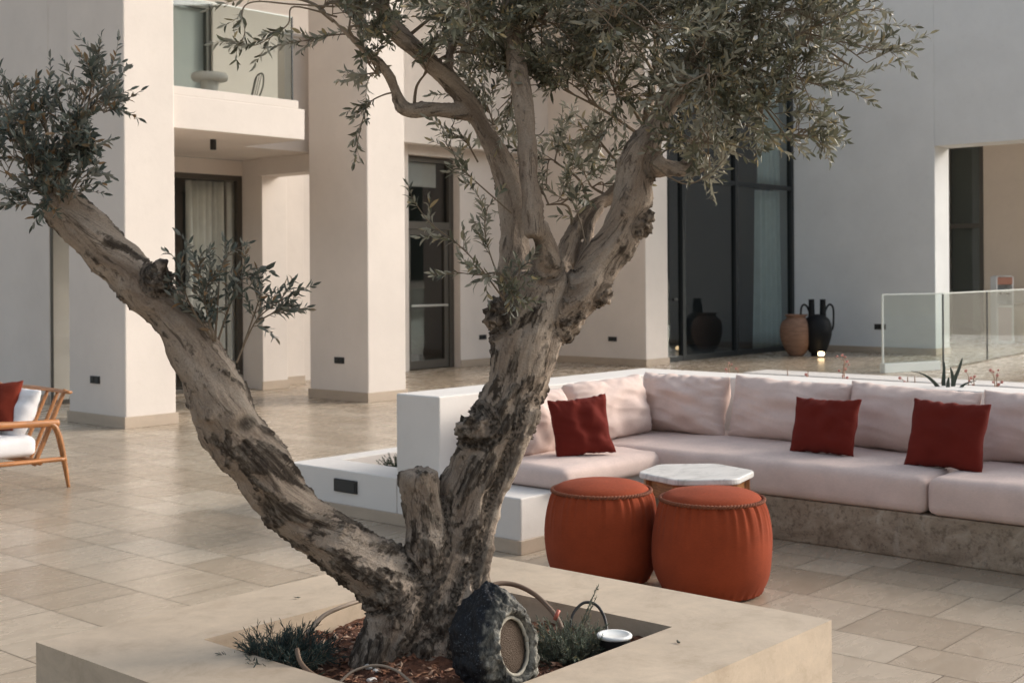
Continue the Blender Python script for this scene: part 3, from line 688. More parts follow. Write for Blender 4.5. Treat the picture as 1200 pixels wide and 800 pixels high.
# soil mound
n = 90; V = []; Fc = []
def soil_h(x, y):
    return .384+.024*noise.fractal(Vector((x*5, y*5, 2)), .9, 2, 5)+.012*noise.noise(Vector((x*30, y*30, 0)))+.05*math.exp(-((x-2.68)**2+(y-2.68)**2)/.035)
for i in range(n+1):
    for j in range(n+1):
        x = x0+.001+(x1-x0-.002)*i/n; y = y0+.001+(y1-y0-.002)*j/n; V.append((x, y, soil_h(x, y)))
for i in range(n):
    for j in range(n): q = i*(n+1)+j; Fc.append((q, q+n+1, q+n+2, q+1))
so_ = mesh_np('soil', V, Fc, soilm); so_['kind'] = 'structure'
# bark chips on the soil
chipm = mat('bark_chips', (.17, .075, .04), .9); k = N(chipm); ai = k.n('ShaderNodeAttribute'); ai.attribute_name = 'rnd'
k.out(k.ramp(ai.outputs['Fac'], [(0, (.05, .02, .012)), (.45, (.16, .062, .032)), (.8, (.30, .15, .085)), (1, (.42, .30, .22))]))
V, Fc, rn = [], [], []
for i in range(2600):
    x = random.uniform(x0+.02, x1-.02); y = random.uniform(y0+.02, y1-.02); L = random.uniform(.006, .024); w = L*random.uniform(.2, .55); a = random.random()*6.3
    u = Vector((math.cos(a), math.sin(a), random.uniform(-.4, .5))).normalized()*L; v = Vector((-math.sin(a), math.cos(a), random.uniform(-.5, .5)))*w; t = Vector((0, 0, .003+.003*random.random()))
    c = Vector((x, y, soil_h(x, y)+.003)); b = len(V); r = random.random()
    V += [c-u*.9, c-u*.3-v, c+u+v*.2*random.random(), c+u*.2+v, c+t]
    Fc += [(b, b+1, b+4), (b+1, b+2, b+4), (b+2, b+3, b+4), (b+3, b, b+4)]; rn += [r]*5
o = mesh_np('bark_mulch', V, Fc, chipm, None, False); o['kind'] = 'stuff'
o.data.attributes.new('rnd', 'FLOAT', 'POINT').data.foreach_set('value', rn)

# ================================================================== OLIVE TREE
SK = {}   # limb: list of (px, py, radius px, depth)
SK['main'] = [(495, 800, 84, 3.80), (501, 760, 62, 3.80), (510, 715, 48, 3.80), (527, 655, 40, 3.81), (541, 600, 35, 3.82), (559, 545, 35, 3.83), (587, 490, 36, 3.84), (607, 440, 37, 3.85), (616, 400, 40, 3.86), (630, 362, 40, 3.87), (641, 325, 32, 3.86)]
SK['left'] = [(488, 725, 40, 3.78), (462, 690, 38, 3.74), (425, 655, 33, 3.70), (383, 625, 31, 3.67), (350, 603, 30, 3.65), (323, 575, 30, 3.63), (298, 535, 31, 3.61), (268, 490, 34, 3.58), (248, 450, 31, 3.56), (228, 407, 27, 3.55), (203, 372, 26, 3.54), (170, 337, 28, 3.53), (145, 309, 24, 3.52), (120, 287, 23, 3.51), (95, 262, 23, 3.50), (74, 243, 24, 3.50), (58, 232, 17, 3.5)]
SK['right'] = [(645, 372, 34, 3.87), (675, 348, 28, 3.86), (698, 317, 22, 3.85), (718, 288, 21, 3.84), (734, 258, 20, 3.83), (743, 228, 19, 3.82), (747, 200, 19, 3.82), (757, 172, 18, 3.82), (769, 148, 14, 3.82), (785, 118, 12, 3.83), (803, 88, 11, 3.84), (820, 58, 10.5, 3.86), (832, 20, 9, 3.9), (842, -30, 7, 3.95), (850, -90, 5, 4.0)]
SK['center'] = [(624, 280, 10.5, 3.71), (625, 262, 13, 3.72), (623, 235, 11.5, 3.72), (620, 200, 11, 3.72), (617, 160, 11, 3.73), (613, 120, 10.5, 3.74), (606, 80, 10, 3.76), (600, 40, 8.5, 3.8), (597, 0, 8, 3.82), (590, -60, 6, 3.9), (585, -110, 4, 3.95)]
SK['center_base'] = [(642, 350, 28, 3.86), (641, 318, 19, 3.82), (638, 290, 15, 3.77), (631, 264, 12, 3.73)]
SK['lift'] = [(620, 365, 30, 3.92), (608, 330, 20, 3.95), (603, 295, 16, 3.96), (602, 255, 15, 3.96), (596, 215, 14, 3.95), (583, 180, 12.5, 3.94), (566, 150, 12, 3.93), (548, 120, 11, 3.92), (522, 90, 10.5, 3.90), (495, 65, 10, 3.87), (468, 40, 10, 3.85), (450, 15, 10, 3.83), (440, -25, 8, 3.82), (432, -80, 6, 3.8)]
SK['lift_stub'] = [(552, 133, 9, 3.92), (530, 130, 9, 3.90), (508, 128, 8, 3.88), (485, 130, 8.5, 3.86), (472, 126, 8, 3.85), (465, 110, 5.5, 3.84), (457, 92, 5, 3.82), (446, 76, 5, 3.8), (428, 60, 4, 3.76), (405, 38, 3, 3.7), (380, 15, 2.5, 3.65)]
SK['lift_up'] = [(523, 92, 7, 3.90), (526, 72, 5.5, 3.92), (531, 52, 5.5, 3.94), (545, 28, 5.5, 3.96), (556, 5, 5, 3.97), (566, -40, 4, 4.0)]
SK['rear'] = [(650, 330, 18, 3.94), (662, 300, 14, 4.0), (671, 273, 12, 4.03), (684, 252, 10, 4.06), (699, 239, 7.5, 4.08), (714, 231, 6.5, 4.10), (735, 203, 6, 4.12), (752, 160, 5.5, 4.16), (765, 100, 5.5, 4.2), (772, 30, 5, 4.25), (775, -60, 4, 4.3)]
SK['rear_loop'] = [(682, 312, 10, 3.98), (690, 284, 7, 4.0), (694, 262, 5.5, 4.03), (706, 243, 5, 4.07)]
SK['cut_right'] = [(758, 192, 18, 3.82), (785, 196, 11, 3.80), (805, 198, 10, 3.79), (826, 192, 11, 3.78)]
SK['stump'] = [(507, 690, 26, 3.77), (502, 645, 26, 3.75), (496, 605, 23, 3.74), (493, 575, 22, 3.73), (492, 554, 21, 3.73)]
SK['burl_l'] = [(566, 500, 27, 3.80), (553, 498, 20, 3.78), (546, 488, 13, 3.78)]
SK['burl_l2'] = [(605, 385, 28, 3.86), (588, 368, 20, 3.83), (582, 352, 13, 3.81)]
SK['burl_r'] = [(690, 345, 20, 3.86), (706, 341, 14, 3.85), (713, 337, 9, 3.85)]
SK['burl_r2'] = [(742, 265, 16, 3.83), (755, 256, 10, 3.82), (760, 247, 6, 3.82)]
SK['knob'] = [(172, 338, 20, 3.53), (186, 328, 17, 3.50), (196, 322, 15, 3.48)]
SK['knob2'] = [(165, 340, 22, 3.53), (148, 338, 15, 3.54)]
SK['root_r'] = [(530, 640, 26, 3.80), (538, 690, 26, 3.77), (545, 735, 28, 3.74), (552, 790, 32, 3.70)]
SK['root_l'] = [(470, 700, 36, 3.74), (456, 745, 34, 3.72), (440, 790, 34, 3.70)]
SK['ridge_r'] = [(618, 478, 15, 3.80), (598, 545, 10, 3.79), (572, 610, 10, 3.79), (556, 690, 16, 3.77)]
SKW = {}
for k_, P in SK.items():
    Q = [tuple(at(x, y, d))+(r*d/F,) for x, y, r, d in P]
    SKW[k_] = [np.array(q) for q in smooth_path(Q, 5)]
parts = []
for k_, P in SKW.items():
    parts.append(tube_vf([Vector(p[:3]) for p in P], [p[3] for p in P], 20))
    if k_ not in ('stump', 'center', 'cut_right'):
        pass
v, f = merge(parts)
tmp = mesh_np('tmp', v, f)
md = tmp.modifiers.new('r', 'REMESH'); md.mode = 'VOXEL'; md.voxel_size = .0062; md.adaptivity = 0
dg = bpy.context.evaluated_depsgraph_get(); ev = tmp.evaluated_get(dg); me = bpy.data.meshes.new_from_object(ev)
bpy.data.objects.remove(tmp)
nv = len(me.vertices); co = np.empty(nv*3); me.vertices.foreach_get('co', co); co = co.reshape(-1, 3)
ne = len(me.edges); ed = np.empty(ne*2, int); me.edges.foreach_get('vertices', ed); ed = ed.reshape(-1, 2)
deg = np.bincount(ed.ravel(), minlength=nv)[:, None]
def lap(A, it, w=.6):
    for _ in range(it):
        S = np.zeros_like(A); np.add.at(S, ed[:, 0], A[ed[:, 1]]); np.add.at(S, ed[:, 1], A[ed[:, 0]])
        A = A*(1-w)+w*S/np.maximum(deg, 1)
    return A
co = lap(co, 6)
# local limb axis for every vertex
seg_a, seg_d, seg_r, seg_s, seg_b = [], [], [], [], []
for li, (ln_, P) in enumerate(SKW.items()):
    s_ = li*.7
    for a, b in zip(P[:-1], P[1:]): seg_a.append(a[:3]); seg_d.append(b[:3]-a[:3]); seg_r.append((a[3]+b[3])/2); seg_s.append(s_); seg_b.append(1. if ln_.startswith(('burl', 'knob')) else 0.); s_ += float(np.linalg.norm(b[:3]-a[:3]))
seg_s = np.array(seg_s)
seg_a = np.array(seg_a); seg_d = np.array(seg_d); seg_r = np.array(seg_r); L2 = (seg_d**2).sum(1)
best = np.full(nv, 1e9); bi = np.zeros(nv, int); bt_ = np.zeros(nv)
for i in range(len(seg_a)):
    t = np.clip(((co-seg_a[i])@seg_d[i])/L2[i], 0, 1); dd = np.linalg.norm(co-(seg_a[i]+t[:, None]*seg_d[i]), axis=1)-seg_r[i]
    u = dd < best; best[u] = dd[u]; bi[u] = i; bt_[u] = t[u]
ax = seg_d[bi]/np.linalg.norm(seg_d[bi], axis=1)[:, None]; ax[ax[:, 2] < 0] *= -1
rad = lap(seg_r[bi][:, None], 12)[:, 0]; brl = lap(np.array(seg_b)[bi][:, None], 8)[:, 0]
ax = lap(ax, 14); ax /= np.linalg.norm(ax, axis=1)[:, None]
qoff = lap(co-(seg_a[bi]+bt_[:, None]*seg_d[bi]), 4); arc = lap((seg_s[bi]+bt_*np.sqrt(L2)[bi])[:, None], 6)
tw_ = np.cos(arc*2.2), np.sin(arc*2.2)
bark = qoff+arc*np.array([[.11, .07, .16]]); bark2 = qoff+arc*np.array([[.26, .16, .36]])
me.vertices.foreach_set('co', co.ravel()); me.update()
nr = np.empty(nv*3); me.vertices.foreach_get('normal', nr); nr = nr.reshape(-1, 3)
disp = np.zeros(nv); dark = np.zeros(nv)
hz_ = co[:, 2]
for i in range(nv):
    b = Vector(bark[i]); b2 = Vector(bark2[i]); c = Vector(co[i]); r = rad[i]
    w = min(1, r/.075)
    lump = noise.fractal(c*5.5, .8, 2, 3)*.016*min(1, r/.05)
    rope = noise.noise(b*20+Vector((3, 1, 7)))                       # long twisting muscles of the wood
    rdg = 1-abs(noise.noise(b*34+Vector((9, 2, 4))))*2
    msk = noise.fractal(b2*19+Vector((1, 5, 2)), .62, 2.2, 7)*.95+.28*noise.noise(c*3.0)+.30*noise.noise(b2*34)+.09*noise.noise(b2*85)+.30*(1.15-min(1.9, hz_[i]))-.10
    mk = max(0, min(1, (msk-.0)/.30))*(.3+.7*w)
    rough = noise.fractal(b*60, .6, 2, 4); mk = min(1, mk+brl[i]*max(0, .45+1.3*noise.fractal(c*40, .7, 2, 4)))
    blk = noise.noise(c*90)
    disp[i] = brl[i]*.012*noise.fractal(c*45, .7, 2, 4)+lump+w*(.011*rope+.004*max(0, rdg))+mk*(.0040+.0075*rough+.003*blk)+.0024*rough+.0022*w*max(0, noise.noise(c*38))
    dark[i] = mk
# small burls and cut twig scars scattered over the limbs
kr = np.random.default_rng(21)
for q in kr.choice(nv, 60, replace=False):
    rr = kr.uniform(.006, .017)*min(1, rad[q]/.05); hh_ = rr*kr.uniform(.5, 1.0)
    dq = np.linalg.norm(co-co[q], axis=1)/rr
    dq *= 1+.5*np.sin(co[:, 0]*140+q)*np.sin(co[:, 2]*120); disp += hh_*np.exp(-dq**2); dark = np.maximum(dark, .8*np.exp(-(dq/.55)**2)*(q % 3 == 0))
# hollow scars
for px, py, dep, rr, dp in ((575, 365, 3.78, .026, .018), (318, 592, 3.6, .026, .012), (196, 322, 3.46, .022, .014), (290, 495, 3.55, .022, .008), (545, 640, 3.75, .022, .010), (622, 292, 3.66, .035, .010), (720, 345, 3.83, .02, .006), (828, 192, 3.76, .022, .010)):
    c = np.array(at(px, py, dep)); s = np.array(_f); q = co-c; q = q-s*(q@s)[:, None]*.8
    g_ = np.exp(-(np.linalg.norm(q, axis=1)/rr)**2); disp -= dp*g_; dark = np.maximum(dark, g_*1.2)
co2 = co+nr*disp[:, None]
# flat saw cut on the stump
me.vertices.foreach_set('co', co2.ravel())
me.attributes.new('dark', 'FLOAT', 'POINT').data.foreach_set('value', np.clip(dark, 0, 1))
me.attributes.new('bark', 'FLOAT_VECTOR', 'POINT').data.foreach_set('vector', bark.ravel())
me.polygons.foreach_set('use_smooth', [True]*len(me.polygons)); me.update()
bk = mat('olive_bark', (.3, .25, .2), .92, spec=.2); k = N(bk)
ba = k.n('ShaderNodeAttribute'); ba.attribute_name = 'bark'; da = k.n('ShaderNodeAttribute'); da.attribute_name = 'dark'
n1 = k.noise(ba.outputs['Vector'], 14, 8, .66, .5); n2 = k.noise(ba.outputs['Vector'], 75, 6, .68); n3 = k.noise(k.co(), 200, 4, .6); n4 = k.noise(ba.outputs['Vector'], 24, 5, .7, .8)
pale = k.ramp(n1, [(.25, (.215, .16, .12)), (.45, (.35, .28, .22)), (.62, (.45, .375, .305)), (.8, (.36, .255, .185))])
n5 = k.noise(ba.outputs['Vector'], 48, 6, .75, 1.2)
pale = k.mix(k.ramp(n4, [(.54, (0, 0, 0)), (.70, (.7, .7, .7))]), pale, (.17, .12, .088))
pale = k.mix(k.ramp(n5, [(.53, (0, 0, 0)), (.63, (.85, .85, .85))]), pale, (.075, .057, .044))
pale = k.mix(k.ramp(n3, [(.4, (.25,)*3), (.6, (0, 0, 0))]), pale, (.12, .09, .07))
old = k.ramp(n2, [(.32, (.022, .017, .014)), (.48, (.075, .058, .045)), (.64, (.24, .20, .16))])
fac = k.ramp(k.math('ADD', da.outputs['Fac'], k.math('MULTIPLY', k.math('SUBTRACT', n2, .5), .9)), [(.22, (0, 0, 0)), (.72, (1, 1, 1))])
c = k.mix(fac, pale, old)
hh = k.math('ADD', k.math('MULTIPLY', n2, .8), k.math('ADD', k.math('MULTIPLY', n3, .4), k.math('MULTIPLY', n5, .8)))
k.out(c, k.bump(hh, .8, .012))
tree = thing('olive_tree', 'old multi-stemmed olive tree with gnarled trunk growing in the limestone planter', 'tree', tuple(at(500, 760, 3.8)))
tk = link('trunk', me, bk); fin(tk, tree)

# ------------------------------------------------------------------ foliage
class Leaves:
    def __init__(s): s.b = []; s.d = []; s.n = []; s.L = []; s.w = []; s.tw = []; s.ls = 1.; s.asp = 1.
    def twig(s, p, d, length, spread=.8, gap=.0125, lmin=.024, lmax=.041, grav=-.25, r=.0016, aspect=.30, start=.12, curl=.5):
        p = Vector(p); d = Vector(d).normalized(); pts = [p.copy()]; nseg = 6; bend = Vector((random.gauss(0, curl), random.gauss(0, curl), random.gauss(0, curl)+grav))
        for i in range(nseg):
            d = (d+bend*(1.0/nseg)).normalized(); pts.append(pts[-1]+d*(length/nseg))
        s.tw.append((pts, [r*(1-.7*i/nseg) for i in range(nseg+1)]))
        k = int(length*(1-start)/gap); phase = random.random()*6.28
        for i in range(k):
            t = start+(1-start)*(i+.5)/k; f = t*nseg; a = min(int(f), nseg-1); q = pts[a].lerp(pts[a+1], f-a); dd = (pts[a+1]-pts[a]).normalized(); u, v = frame_of(dd)
            phase += math.pi/2+random.gauss(0, .25)
            for sgn in (0, math.pi):
                if random.random() < .14: continue
                an = phase+sgn; side = u*math.cos(an)+v*math.sin(an)
                ld = (dd*random.uniform(.55, 1.1)+side*spread*random.uniform(.7, 1.3)+Vector((0, 0, -.02))).normalized()
                nn = (dd-ld*dd.dot(ld)).normalized()+Vector((random.gauss(0, .45), random.gauss(0, .45), random.gauss(0, .45)+.25))
                L = s.ls*random.uniform(lmin, lmax)*(1-.35*max(0, t-.75)/.25)*random.choice((.7, .9, 1, 1, 1.15))
                s.b.append(q); s.d.append(ld); s.n.append(nn); s.L.append(L); s.w.append(L*aspect*s.asp*random.uniform(.8, 1.25))
        L = lmax*.7; s.b.append(pts[-1]); s.d.append(d); s.n.append(u); s.L.append(L); s.w.append(L*aspect)
    def build(s, name, m, parent):
        B = np.array(s.b); D = np.array(s.d); Nn = np.array(s.n); L = np.array(s.L)[:, None]; W_ = np.array(s.w)[:, None]
        D /= np.linalg.norm(D, axis=1)[:, None]; S = np.cross(D, Nn); S /= np.linalg.norm(S, axis=1)[:, None]; Nn = np.cross(S, D)
        cv = rng.normal(.06, .10, (len(B), 1))*L; fold = .18*W_
        P = [B, B+D*L*.3+S*W_*.42+Nn*cv*.5+Nn*fold, B+D*L*.3-S*W_*.42+Nn*cv*.5+Nn*fold, B+D*L*.33+Nn*cv*.55,
             B+D*L*.66+S*W_*.40+Nn*cv*.6+Nn*fold, B+D*L*.66-S*W_*.40+Nn*cv*.6+Nn*fold, B+D*L*.67+Nn*cv*.6, B+D*L-Nn*cv*.4]
        V = np.stack(P, 1).reshape(-1, 3); k = len(B); o8 = (np.arange(k)*8)[:, None]
        tris = [(0, 1, 3), (0, 3, 2), (4, 7, 6), (6, 7, 5)]; quads = [(1, 4, 6, 3), (3, 6, 5, 2)]
        fi = []; ls = []
        idx = np.concatenate([(o8+np.array(t)).ravel()[None] if False else (o8+np.array(t)) for t in tris], 0)
        idq = np.concatenate([(o8+np.array(t)) for t in quads], 0)
        loops = np.concatenate([idx.ravel(), idq.ravel()]); tot = np.concatenate([np.full(len(idx), 3), np.full(len(idq), 4)])
        st = np.concatenate([[0], np.cumsum(tot)[:-1]])
        me = bpy.data.meshes.new(name); me.vertices.add(len(V)); me.vertices.foreach_set('co', V.ravel())
        me.loops.add(len(loops)); me.loops.foreach_set('vertex_index', loops); me.polygons.add(len(tot)); me.polygons.foreach_set('loop_start', st)
        me.update(calc_edges=True); me.validate()
        rn = np.repeat(rng.random(k), 8); me.attributes.new('rnd', 'FLOAT', 'POINT').data.foreach_set('value', rn)
        return fin(link(name, me, m), parent)
    def wood(s, name, m, parent, extra=(), n=5):
        pr = [tube_vf(p, r, 4, cap=False) for p, r in s.tw]+[tube_vf(p, r, n) for p, r in extra]
        v, f = merge(pr); return mesh_np(name, v, f, m, parent)
def leaf_mat(name, top, under, warm, rough=.45):
    m = mat(name, top, rough, spec=.4); k = N(m)
    a = k.n('ShaderNodeAttribute'); a.attribute_name = 'rnd'; ge = k.n('ShaderNodeNewGeometry')
    v = k.ramp(a.outputs['Fac'], [(0, tuple(c*.6 for c in top)), (.5, top), (.86, tuple(c*1.5 for c in top)), (.97, warm), (1, warm)])
    u = k.ramp(a.outputs['Fac'], [(0, tuple(c*.75 for c in under)), (.9, under), (.97, warm), (1, warm)])
    c = k.mix(ge.outputs['Backfacing'], v, u); k.out(c)
    tl = k.n('ShaderNodeBsdfTranslucent'); k.l(c, tl.inputs[0]); mx = k.n('ShaderNodeMixShader'); mx.inputs[0].default_value = .25
    k.l(k.b.outputs[0], mx.inputs[1]); k.l(tl.outputs[0], mx.inputs[2]); k.l(mx.outputs[0], m.node_tree.nodes['Material Output'].inputs[0]); return m
LM = leaf_mat('olive_leaves', (.135, .136, .09), (.35, .34, .27), (.36, .29, .16))
LM_SHADE = leaf_mat('shaded_olive_leaves', (.085, .10, .080), (.24, .25, .215), (.26, .16, .08))  # left limb leaves: darker, cooler copy with shade put into the colour
TW = mat('twig_bark', (.20, .155, .11), .9)

def limb_pt(name, f):
    P = SKW[name]; x = f*(len(P)-1); i = min(int(x), len(P)-2); p = P[i]+(P[i+1]-P[i])*(x-i); return Vector(p[:3])
def rsph():
    while True:
        p = Vector((random.uniform(-1, 1), random.uniform(-1, 1), random.uniform(-1, 1)))
        if p.length < 1: return p
def cluster(LV, EX, px, py, rx, ry, dep, dr, ntw, src, tl=(.10, .22), out=.6, grav=-.05, up=.40):
    """leafy spray: a feeder branch from a limb point, sub-branches, twigs"""
    c = at(px, py, dep); sx = rx*dep/F; sy = ry*dep/F
    s = limb_pt(*src) if isinstance(src[0], str) else Vector(src)
    mid = s.lerp(c, .5)+Vector((0, 0, .12*(c-s).length))+rsph()*.04
    path = [Vector(p) for p in smooth_path([tuple(s), tuple(mid), tuple(c)], 6)]
    EX.append((path, [.0062*(1-.6*i/(len(path)-1)) for i in range(len(path))]))
    nb = max(2, ntw//7)
    for b in range(nb):
        e = rsph(); tip = c+CR*e.x*sx*.75-CD*e.y*sy*.75+_f*e.z*dr*.75
        st = path[random.randint(len(path)//2, len(path)-1)]; m2 = st.lerp(tip, .5)+rsph()*.04+Vector((0, 0, .03))
        bp = [Vector(p) for p in smooth_path([tuple(st), tuple(m2), tuple(tip)], 5)]
        EX.append((bp, [.0034*(1-.6*i/(len(bp)-1)) for i in range(len(bp))]))
        for q in range(ntw//nb):
            j = random.randint(2, len(bp)-1); p = bp[j]
            dirn = (tip-st).normalized()*.7+(p-c).normalized()*out+rsph()*.8+Vector((0, 0, up))
            LV.twig(p, dirn, random.uniform(*tl), grav=grav)
LV = Leaves(); EX = []
# dense core of the crown (inside and above the frame)
for a in [
 (470, -10, 60, 50, 3.80, .22, 34, ('lift', .86)), (530, 20, 55, 45, 3.9, .22, 40, ('lift', .75)), (585, 30, 55, 55, 3.80, .25, 60, ('center', .7)), (560, 65, 40, 30, 4.0, .15, 22, ('lift', .66)),
 (640, 30, 60, 60, 3.85, .28, 80, ('center', .72)), (700, 40, 60, 60, 3.95, .28, 84, ('rear', .82)), (755, 40, 55, 60, 3.95, .28, 80, ('rear', .85)), (600, 100, 45, 45, 3.95, .2, 50, ('center', .55)),
 (660, 105, 50, 42, 3.95, .25, 46, ('rear', .7)), (720, 108, 50, 42, 4.0, .22, 48, ('rear', .72)), (700, 160, 50, 30, 4.1, .2, 20, ('rear', .6)), (650, 190, 35, 50, 4.1, .2, 16, ('rear', .35)),
 (690, 215, 40, 30, 4.15, .15, 12, ('rear', .5)), (580, 150, 35, 40, 4.05, .15, 24, ('lift', .45)), (800, 30, 55, 60, 3.85, .25, 64, ('right', .85)), (850, 50, 55, 55, 3.80, .25, 64, ('right', .82)),
 (785, 140, 40, 45, 4.0, .2, 44, ('rear', .72)), (850, 115, 45, 45, 3.75, .22, 54, ('right', .72)), (830, 165, 45, 32, 3.75, .18, 46, ('cut_right', .7)), (885, 85, 45, 45, 3.75, .2, 48, ('right', .80)),
 (900, 30, 55, 40, 3.8, .22, 46, ('right', .86)), (900, 140, 35, 25, 3.7, .12, 20, ('right', .72)), (945, 55, 45, 40, 3.72, .18, 30, ('right', .82)), (985, 35, 40, 30, 3.7, .14, 20, ('right', .88)),
 (1000, 80, 32, 22, 3.68, .1, 11, ('right', .84)), (940, 105, 35, 25, 3.68, .12, 16, ('right', .78)), (925, 165, 25, 15, 3.68, .08, 7, ('right', .72)),
 (420, 30, 45, 40, 3.72, .18, 26, ('lift_stub', .85)), (380, 12, 40, 25, 3.68, .15, 18, ('lift_stub', .95)), (440, 85, 25, 25, 3.80, .1, 11, ('lift_stub', .72)), (330, -5, 40, 18, 3.65, .12, 12, ('lift_stub', 1.)),
 (500, 85, 25, 20, 3.85, .1, 6, ('lift_stub', .3)), (640, 240, 28, 28, 3.98, .1, 12, ('rear', .2)),
 (480, -100, 90, 60, 3.8, .35, 60, ('lift', .95)), (590, -100, 90, 60, 3.9, .4, 80, ('center', .9)), (700, -90, 90, 60, 4.0, .4, 80, ('rear', .95)), (820, -80, 90, 60, 3.9, .4, 80, ('right', .95)), (920, -50, 70, 45, 3.85, .3, 50, ('right', .95)),
 (620, -190, 120, 60, 3.95, .4, 60, ('center', 1.)), (760, -180, 110, 60, 4.0, .4, 60, ('rear', 1.)), (700, 10, 110, 50, 4.35, .2, 40, ('rear', .9)), (560, 0, 60, 50, 3.5, .15, 30, ('center', .8)), (720, 20, 90, 60, 3.55, .15, 44, ('center', .8)), (830, 90, 40, 50, 3.5, .12, 30, ('right', .7))]:
    cluster(LV, EX, *a)
# hanging sprays at the left of the crown, lower leafy sprouts near the trunk
def spray(LV, EX, pts, side=6, tl=(.05, .10), r=.003, leaf=True, start=.3):
    P = [Vector(p) for p in smooth_path([tuple(at(*q)) for q in pts], 6)]
    EX.append((P, [r*(1-.65*i/(len(P)-1)) for i in range(len(P))]))
    for i in range(side):
        f = start+(1-start)*(i+random.random())/side; j = min(len(P)-2, int(f*(len(P)-1))); d = (P[j+1]-P[j]).normalized()
        LV.twig(P[j], d+rsph()*.9, random.uniform(*tl), grav=-.05, start=.05, r=.0013)
spray(LV, EX, [(392, 8, 3.66), (340, 5, 3.62), (300, 2, 3.6), (284, 12, 3.58), (287, 38, 3.57), (280, 52, 3.57)], 5)
spray(LV, EX, [(395, 20, 3.68), (345, 8, 3.64), (338, 28, 3.62), (320, 42, 3.6), (300, 53, 3.59), (286, 52, 3.58)], 7, start=.4)
spray(LV, EX, [(445, 90, 3.8), (418, 45, 3.75), (385, 42, 3.7), (358, 48, 3.68), (342, 48, 3.67)], 6)
spray(LV, EX, [(463, 108, 3.84), (448, 112, 3.8), (432, 122, 3.77), (424, 145, 3.76), (418, 172, 3.75)], 9, (.05, .09))
spray(LV, EX, [(600, 250, 3.85), (560, 215, 3.82), (540, 195, 3.8), (527, 170, 3.79)], 9, (.06, .11))
spray(LV, EX, [(560, 190, 3.9), (545, 165, 3.86), (528, 155, 3.84)], 5)
spray(LV, EX, [(590, 350, 3.78), (560, 310, 3.75), (535, 285, 3.73), (505, 262, 3.71), (488, 240, 3.70)], 9, (.05, .10))
spray(LV, EX, [(592, 345, 3.76), (575, 300, 3.73), (568, 270, 3.72), (572, 240, 3.71)], 9, (.06, .11))
spray(LV, EX, [(600, 340, 3.74), (585, 320, 3.72), (560, 322, 3.7), (530, 318, 3.69)], 8, (.06, .11))
spray(LV, EX, [(600, 350, 3.76), (605, 330, 3.73), (612, 310, 3.72)], 9, (.05, .1), start=.05)
spray(LV, EX, [(590, 352, 3.76), (592, 335, 3.73), (600, 345, 3.7)], 9, (.04, .08), start=.05)
spray(LV, EX, [(690, 300, 3.85), (680, 260, 3.85), (668, 225, 3.85), (672, 190, 3.86)], 8, (.06, .12))
spray(LV, EX, [(880, 110, 3.72), (920, 92, 3.7), (960, 100, 3.68), (1002, 108, 3.67)], 8)
spray(LV, EX, [(880, 60, 3.72), (950, 45, 3.7), (1000, 52, 3.68), (1028, 58, 3.67), (1046, 58, 3.66)], 9)
spray(LV, EX, [(870, 145, 3.7), (905, 158, 3.69), (940, 160, 3.68)], 8, (.06, .1)); spray(LV, EX, [(930, 158, 3.68), (950, 160, 3.67), (962, 168, 3.66)], 7, (.05, .08), start=.4)
spray(LV, EX, [(760, 190, 3.78), (800, 215, 3.72), (830, 205, 3.7), (850, 185, 3.7)], 9, (.06, .11))
spray(LV, EX, [(900, 60, 3.7), (980, 20, 3.7), (1030, 10, 3.68)], 9, (.07, .12))
cr = LV.build('crown', LM, tree); LV.wood('branches', TW, tree, EX)
# crown of the leaning left limb
L2_ = Leaves(); E2 = []; L2_.ls = .88; L2_.asp = 1.28
for a in [(40, 175, 42, 36, 3.48, .14, 28, ('left', .98)), (100, 165, 28, 36, 3.50, .14, 24, ('left', .96)), (15, 140, 30, 35, 3.45, .14, 24, ('left', 1.)), (45, 120, 22, 26, 3.48, .14, 14, ('left', .99)), (112, 125, 28, 30, 3.52, .12, 30, ('left', .96)), (128, 98, 22, 20, 3.53, .1, 14, ('left', .97)),
          (60, 218, 45, 20, 3.44, .12, 34, ('left', .97)), (-30, 150, 40, 50, 3.48, .15, 30, ('left', 1.)), (22, 208, 32, 28, 3.42, .12, 24, ('left', 1.)), (98, 200, 24, 28, 3.48, .1, 20, ('left', .95))]:
    cluster(L2_, E2, *a, tl=(.06, .13), out=.45, grav=.05, up=.6)
for q in ([(70, 238, 3.46), (66, 222, 3.42), (60, 205, 3.4)], [(60, 236, 3.45), (48, 226, 3.41), (34, 220, 3.4)], [(80, 240, 3.45), (88, 220, 3.42), (100, 205, 3.4)], [(56, 238, 3.44), (40, 240, 3.4), (22, 234, 3.38)]):
    spray(L2_, E2, q, 8, (.05, .09), .0025, start=.1)
L2_.build('crown', LM_SHADE, tree); L2_.wood('branches', TW, tree, E2)
